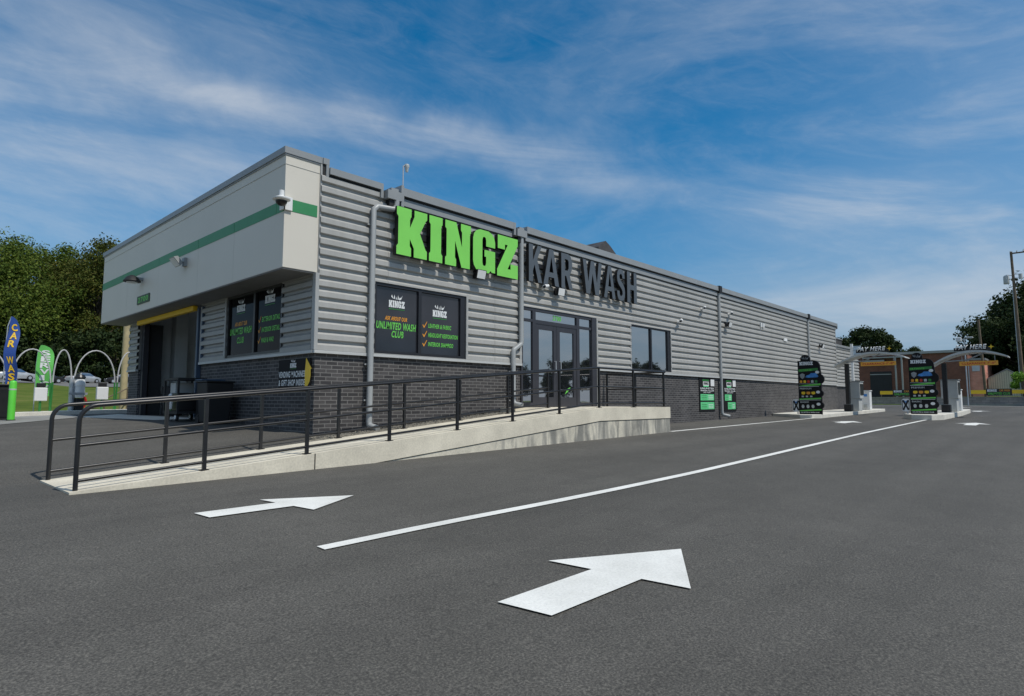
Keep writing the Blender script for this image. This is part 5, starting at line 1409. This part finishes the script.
# shed
t = thing('metal_shed', 'pale ribbed metal shed with a shallow gable beyond the banner', 'shed', (82, -4, 1.4))
mb = MB(); pr = [(0, 0), (3.6, 0), (3.6, 2.0), (1.75, 3.25), (0, 2.35)]
mb.prism(pr, (83, -2.45, 1.2), RF, UZ, 1.0)
mb.build('wall', M['shed'], t)
mb = MB()
for k in range(18):
    y = -2.5 - k * .2; q = (k * .2 + .05); top = (2.35 + q / 1.75 * .9) if q < 1.75 else (3.25 - (q - 1.75) / 1.85 * 1.25)
    mb.box(81.95, 81.998, y - .04, y + .01, 1.2, 1.2 + top - .08)
mb.build('rib', mat('shed_rib', (.38, .36, .30), .6), t)
mb = MB(); mb.prism([(-.15, 2.2), (1.75, 3.3), (3.75, 1.9), (3.75, 2.02), (1.75, 3.42), (-.15, 2.32)], (83.1, -2.45, 1.2), RF, UZ, 1.2); mb.build('roof', M['coping'], t)
# poles
def utility_pole(x, y, h, lab, full):
    z = 1.2; t = thing('utility_pole', lab, 'utility pole', (x, y, z))
    MB().tube([(x, y, z - .5), (x - .1, y + .25, z + h)], [.15, .11], 12).build('post', M['wood'], t, smooth=True)
    if full:
        MB().tube([(x + .1, y + .25, z), (x - .0, y + .3, z + h * .75)], .05, 8).build('conduit', M['steel'], t, smooth=True)
        MB().box(x - .2, x - .1, y - 1.2, y + .35, z + h - .25, z + h - .12).build('crossarm', M['wood'], t)
        mb = MB(); mb.lathe([(.22, 0), (.24, .05), (.24, .75), (.16, .85), (0, .9)], (x - .2, y + .75, z + h - 3.2), 16); mb.build('transformer', M['grey'], t, smooth=True)
        mb = MB(); mb.lathe([(.15, 0), (.16, .5), (0, .52)], (x - .1, y - .35, z + h - 2.8), 12); mb.build('transformer', M['grey'], t, smooth=True)
        mb = MB(); mb.tube([(x - .1, y + .25, z + h - 2.4), (x - .2, y + .75, z + h - 2.3)], .03, 6); mb.tube([(x - .1, y - .35, z + h - 2.3), (x - .1, y + .25, z + h - 2.3)], .03, 6); mb.build('bracket', M['steel'], t)
        mb = MB()
        for yy_ in (-1.1, -.7, -.2, .3): mb.lathe([(.03, 0), (.06, .05), (.04, .1), (.06, .15), (0, .2)], (x - .15, y + yy_, z + h - .12), 8)
        mb.build_each('insulator', M['grey'], t)
    return t
utility_pole(72, -6.1, 14.6, 'tall utility pole with transformers at the right edge', True)
utility_pole(76.2, -2.75, 8.5, 'shorter dark wooden pole in front of the pink brick wing', False)
# overhead cables
t = thing('overhead_cable', 'thin overhead cables leaving the tall utility pole', 'cable', (72, -6, 15))
for dy, dz in ((-1.1, 15.9), (-.7, 15.9), (.2, 13.2)):
    pts = []
    for k in range(21):
        s = k / 20; pts.append((72 - .15 + 3 * s * 10, -6.1 + dy - 42 * s, dz - 4 * .9 * s * (1 - s)))
    MB().tube(pts, .014, 5).build('cable', M['black'], t)
# area light on a mast behind the right canopy
t = thing('area_light', 'small twin head area light on a thin mast above the right pay canopy', 'lamp post', (62, -2.0, .5))
MB().tube([(62, -2.75, .4), (62, -2.75, 6.6)], .05, 10).build('pole', M['steel'], t, smooth=True)
MB().box(61.7, 62.1, -2.55, -2.15, 6.35, 6.7).build('lamp_head', M['white'], t, bevel=.03); MB().box(61.7, 62.1, -3.4, -2.9, 6.58, 6.72).build('lamp_head', M['grey'], t, bevel=.03)
MB().box(61.95, 62.05, -3.0, -2.5, 6.5, 6.56).build('arm', M['steel'], t)

t = thing('white_post', 'white post with a small pale panel behind the left pay canopy', 'sign post', (33, -1.0, .5))
MB().box(32.94, 33.06, -.81, -.69, .45, 4.25).build('post', M['white'], t)
MB().box(32.97, 33.03, -1.22, -.83, 3.6, 4.12).build('panel', mat('pale_blue_panel', (.42, .52, .60), .5, var=.3, scale=9), t)

# ------------------------------------------------------------------ what the windows reflect, across the road in front
RT1 = leaf_tree('roadside_tree', 61, 8.5, 3.6, 1.2, M['leafC'], 'tree on the near side road, seen only as a reflection in the entrance glass', gz(48, -44), 'roadside trees reflected in the glass', 5000, .4, group_n=34)
for i, (x, y, s) in enumerate(((56, -47, .7), (64, -46, .62), (71, -50, .9), (82, -52, 1.), (40, -50, .75), (30, -48, .9), (95, -50, 1.), (20, -52, .8), (105, -46, 1.1))):
    dup(RT1, gz(x, y), i * 1.7, s)
t = thing('gabled_house', 'low gabled house across the road, seen as a reflection in the two-pane window', 'house', (77, -38, 0))
zz = G(77, -38)
mb = MB(); mb.box(72, 82, -44, -37, zz - .2, zz + 2.6); mb.build('wall', M['redbrick'], t)
mb = MB(); mb.prism([(-.6, 2.5), (10.6, 2.5), (10.6, 2.65), (5, 4.6), (-.6, 2.65)], (72, -44.5, zz), RX, UZ, -8.2); mb.build('roof', M['rust'], t)
mb = MB()
for x in (73.5, 76.2, 79): mb.box(x, x + 1.3, -36.99, -36.95, zz + .9, zz + 2.)
mb.build('window', M['glass'], t)

# ------------------------------------------------------------------ camera, light, sky
cam = bpy.data.cameras.new('camera'); cam.sensor_width = 36; cam.lens = 611.4 * 36 / 1024; cam.clip_start = .1; cam.clip_end = 3000
co = bpy.data.objects.new('camera', cam); COL.objects.link(co); scene.camera = co
co.location = (-5.733, -10.30, 1.0); co.rotation_euler = (R(90 + 4.954), 0, R(42.986 - 90))
AZ, EL = R(170), R(57)      # clockwise from +Y
sun = bpy.data.lights.new('sun', 'SUN'); sun.energy = 3.3; sun.angle = R(.6); sun.color = (1, .95, .87)
so = bpy.data.objects.new('sun', sun); COL.objects.link(so)
sd = Vector((math.sin(AZ) * math.cos(EL), math.cos(AZ) * math.cos(EL), math.sin(EL)))
so.rotation_euler = sd.to_track_quat('Z', 'Y').to_euler(); so.location = (0, -20, 30)

w = bpy.data.worlds.new('World'); scene.world = w; w.use_nodes = True
nt = w.node_tree; L = nt.links.new; bg = nt.nodes['Background']
sky = nt.nodes.new('ShaderNodeTexSky'); sky.sky_type = 'NISHITA'; sky.sun_disc = False
sky.sun_elevation = EL; sky.sun_rotation = AZ; sky.air_density = 1.0; sky.dust_density = .3; sky.ozone_density = 4.0
tc = nt.nodes.new('ShaderNodeTexCoord'); sx = nt.nodes.new('ShaderNodeSeparateXYZ'); L(tc.outputs['Generated'], sx.inputs[0])
def mth(op, a, b=None, c=None):
    n = nt.nodes.new('ShaderNodeMath'); n.operation = op
    for i, v in enumerate((a, b, c)):
        if v is None: continue
        if isinstance(v, (int, float)): n.inputs[i].default_value = v
        else: L(v, n.inputs[i])
    return n.outputs[0]
# direction to (azimuth, elevation) space so each cloud layer can be placed by direction
zc = mth('ADD', mth('MAXIMUM', sx.outputs[2], 0), .10)
px = mth('DIVIDE', sx.outputs[0], zc); py = mth('DIVIDE', sx.outputs[1], zc)
cb = nt.nodes.new('ShaderNodeCombineXYZ'); L(px, cb.inputs[0]); L(py, cb.inputs[1])
def cloud(rot, sc, scale, lo, hi, detail=9, rough=.6, dist=.6, loc=(0, 0, 0), vec=None):
    mp = nt.nodes.new('ShaderNodeMapping'); mp.vector_type = 'TEXTURE' if False else 'POINT'
    mp.inputs['Rotation'].default_value = (0, 0, R(rot)); mp.inputs['Location'].default_value = loc
    L(vec or cb.outputs[0], mp.inputs['Vector'])
    m2 = nt.nodes.new('ShaderNodeMapping'); m2.inputs['Scale'].default_value = sc; L(mp.outputs[0], m2.inputs['Vector'])
    n = nt.nodes.new('ShaderNodeTexNoise'); n.inputs['Scale'].default_value = scale; n.inputs['Detail'].default_value = detail; n.inputs['Roughness'].default_value = rough; n.inputs['Distortion'].default_value = dist
    L(m2.outputs[0], n.inputs['Vector'])
    mr = nt.nodes.new('ShaderNodeMapRange'); mr.interpolation_type = 'SMOOTHSTEP'; mr.inputs['From Min'].default_value = lo; mr.inputs['From Max'].default_value = hi
    L(n.outputs['Fac'], mr.inputs['Value']); return mr.outputs[0]
# azimuth (from +X towards +Y, degrees) and elevation (degrees)
az = mth('MULTIPLY', mth('ARCTAN2', sx.outputs[1], sx.outputs[0]), 57.2958)
el = mth('MULTIPLY', mth('ARCSINE', sx.outputs[2]), 57.2958)
ae = nt.nodes.new('ShaderNodeCombineXYZ'); L(mth('MULTIPLY', az, .1), ae.inputs[0]); L(mth('MULTIPLY', el, .1), ae.inputs[1])
def soft(x, c, w):   # smooth bump exp(-((x-c)/w)^2)
    d = mth('DIVIDE', mth('SUBTRACT', x, c), w); return mth('EXPONENT', mth('MULTIPLY', mth('MULTIPLY', d, d), -1))
wob = cloud(0, (1, 1, 1), .55, .25, .75, detail=5, rough=.55, dist=.2, loc=(3, 1, 0), vec=ae.outputs[0])
# long cirrus streak falling from upper left to the right
daz = mth('SUBTRACT', az, 70)
band_c = mth('ADD', mth('SUBTRACT', 24.6, mth('MULTIPLY', mth('MULTIPLY', daz, daz), .003)), mth('MULTIPLY', mth('SUBTRACT', wob, .5), 4))
band = mth('MULTIPLY', soft(el, band_c, 2.1), mth('ADD', mth('MULTIPLY', soft(az, 76, 13), .80), mth('MULTIPLY', soft(az, 47, 17), .55)))
fib = cloud(-3, (.26, 1.5, 1), 1.3, .28, .74, detail=12, rough=.62, dist=.5, loc=(2, 5, 0), vec=ae.outputs[0])
veil = cloud(-6, (.38, 1.25, 1), .75, .38, .80, detail=10, rough=.62, dist=.8, loc=(9, 2, 0), vec=ae.outputs[0])
fine_ = cloud(-14, (.6, 1.5, 1), 2.6, .40, .80, detail=12, rough=.7, dist=1.2, loc=(1, 8, 0), vec=ae.outputs[0])
low = mth('MULTIPLY', soft(el, 15.0, 4.0), soft(az, 13, 15))
lowl = mth('MULTIPLY', soft(el, 13, 7), soft(az, 92, 10))
fill_cloud = mth('SUBTRACT', 1, soft(az, 43, 55))           # unseen cloud added behind and beside the camera as neutral fill light
m = mth('ADD', mth('MULTIPLY', band, mth('ADD', mth('MULTIPLY', fib, .62), .16)), mth('MULTIPLY', veil, .20))
m = mth('ADD', m, mth('MULTIPLY', fine_, .07))
m = mth('ADD', m, mth('MULTIPLY', low, mth('ADD', mth('MULTIPLY', veil, .45), .20)))
m = mth('ADD', m, mth('MULTIPLY', mth('MULTIPLY', soft(el, 7.5, 2.2), soft(az, 14, 18)), mth('MULTIPLY', fib, .5)))
m = mth('ADD', m, mth('MULTIPLY', lowl, .22))
m = mth('ADD', m, mth('MULTIPLY', mth('MULTIPLY', soft(az, 1, 13), soft(el, 23.5, 4)), mth('ADD', .10, mth('MULTIPLY', veil, .4))))
m = mth('ADD', m, mth('MULTIPLY', mth('MULTIPLY', soft(az, 62, 25), soft(el, 19, 6)), mth('ADD', .06, mth('MULTIPLY', fib, .16))))
m = mth('ADD', m, mth('MULTIPLY', fill_cloud, mth('ADD', .22, mth('MULTIPLY', veil, .55))))

hs = nt.nodes.new('ShaderNodeHueSaturation'); hs.inputs['Saturation'].default_value = 1.5; hs.inputs['Hue'].default_value = .490; hs.inputs['Value'].default_value = .84; L(sky.outputs[0], hs.inputs['Color'])
hz = nt.nodes.new('ShaderNodeMix'); hz.data_type = 'RGBA'; L(mth('MULTIPLY', soft(el, 0, 11), .80), hz.inputs[0]); L(hs.outputs[0], hz.inputs[6]); hz.inputs[7].default_value = (.92, 1.75, 3.1, 1)
mx = nt.nodes.new('ShaderNodeMix'); mx.data_type = 'RGBA'; L(mth('MINIMUM', m, .78), mx.inputs[0]); L(hz.outputs[2], mx.inputs[6]); mx.inputs[7].default_value = (4.7, 5.0, 5.4, 1)
L(mx.outputs[2], bg.inputs['Color']); bg.inputs['Strength'].default_value = .13
scene.view_settings.view_transform = 'Standard'; scene.view_settings.look = 'None'; scene.view_settings.exposure = 0
for o in bpy.data.objects:
    if '_loc' in o.keys(): del o['_loc']
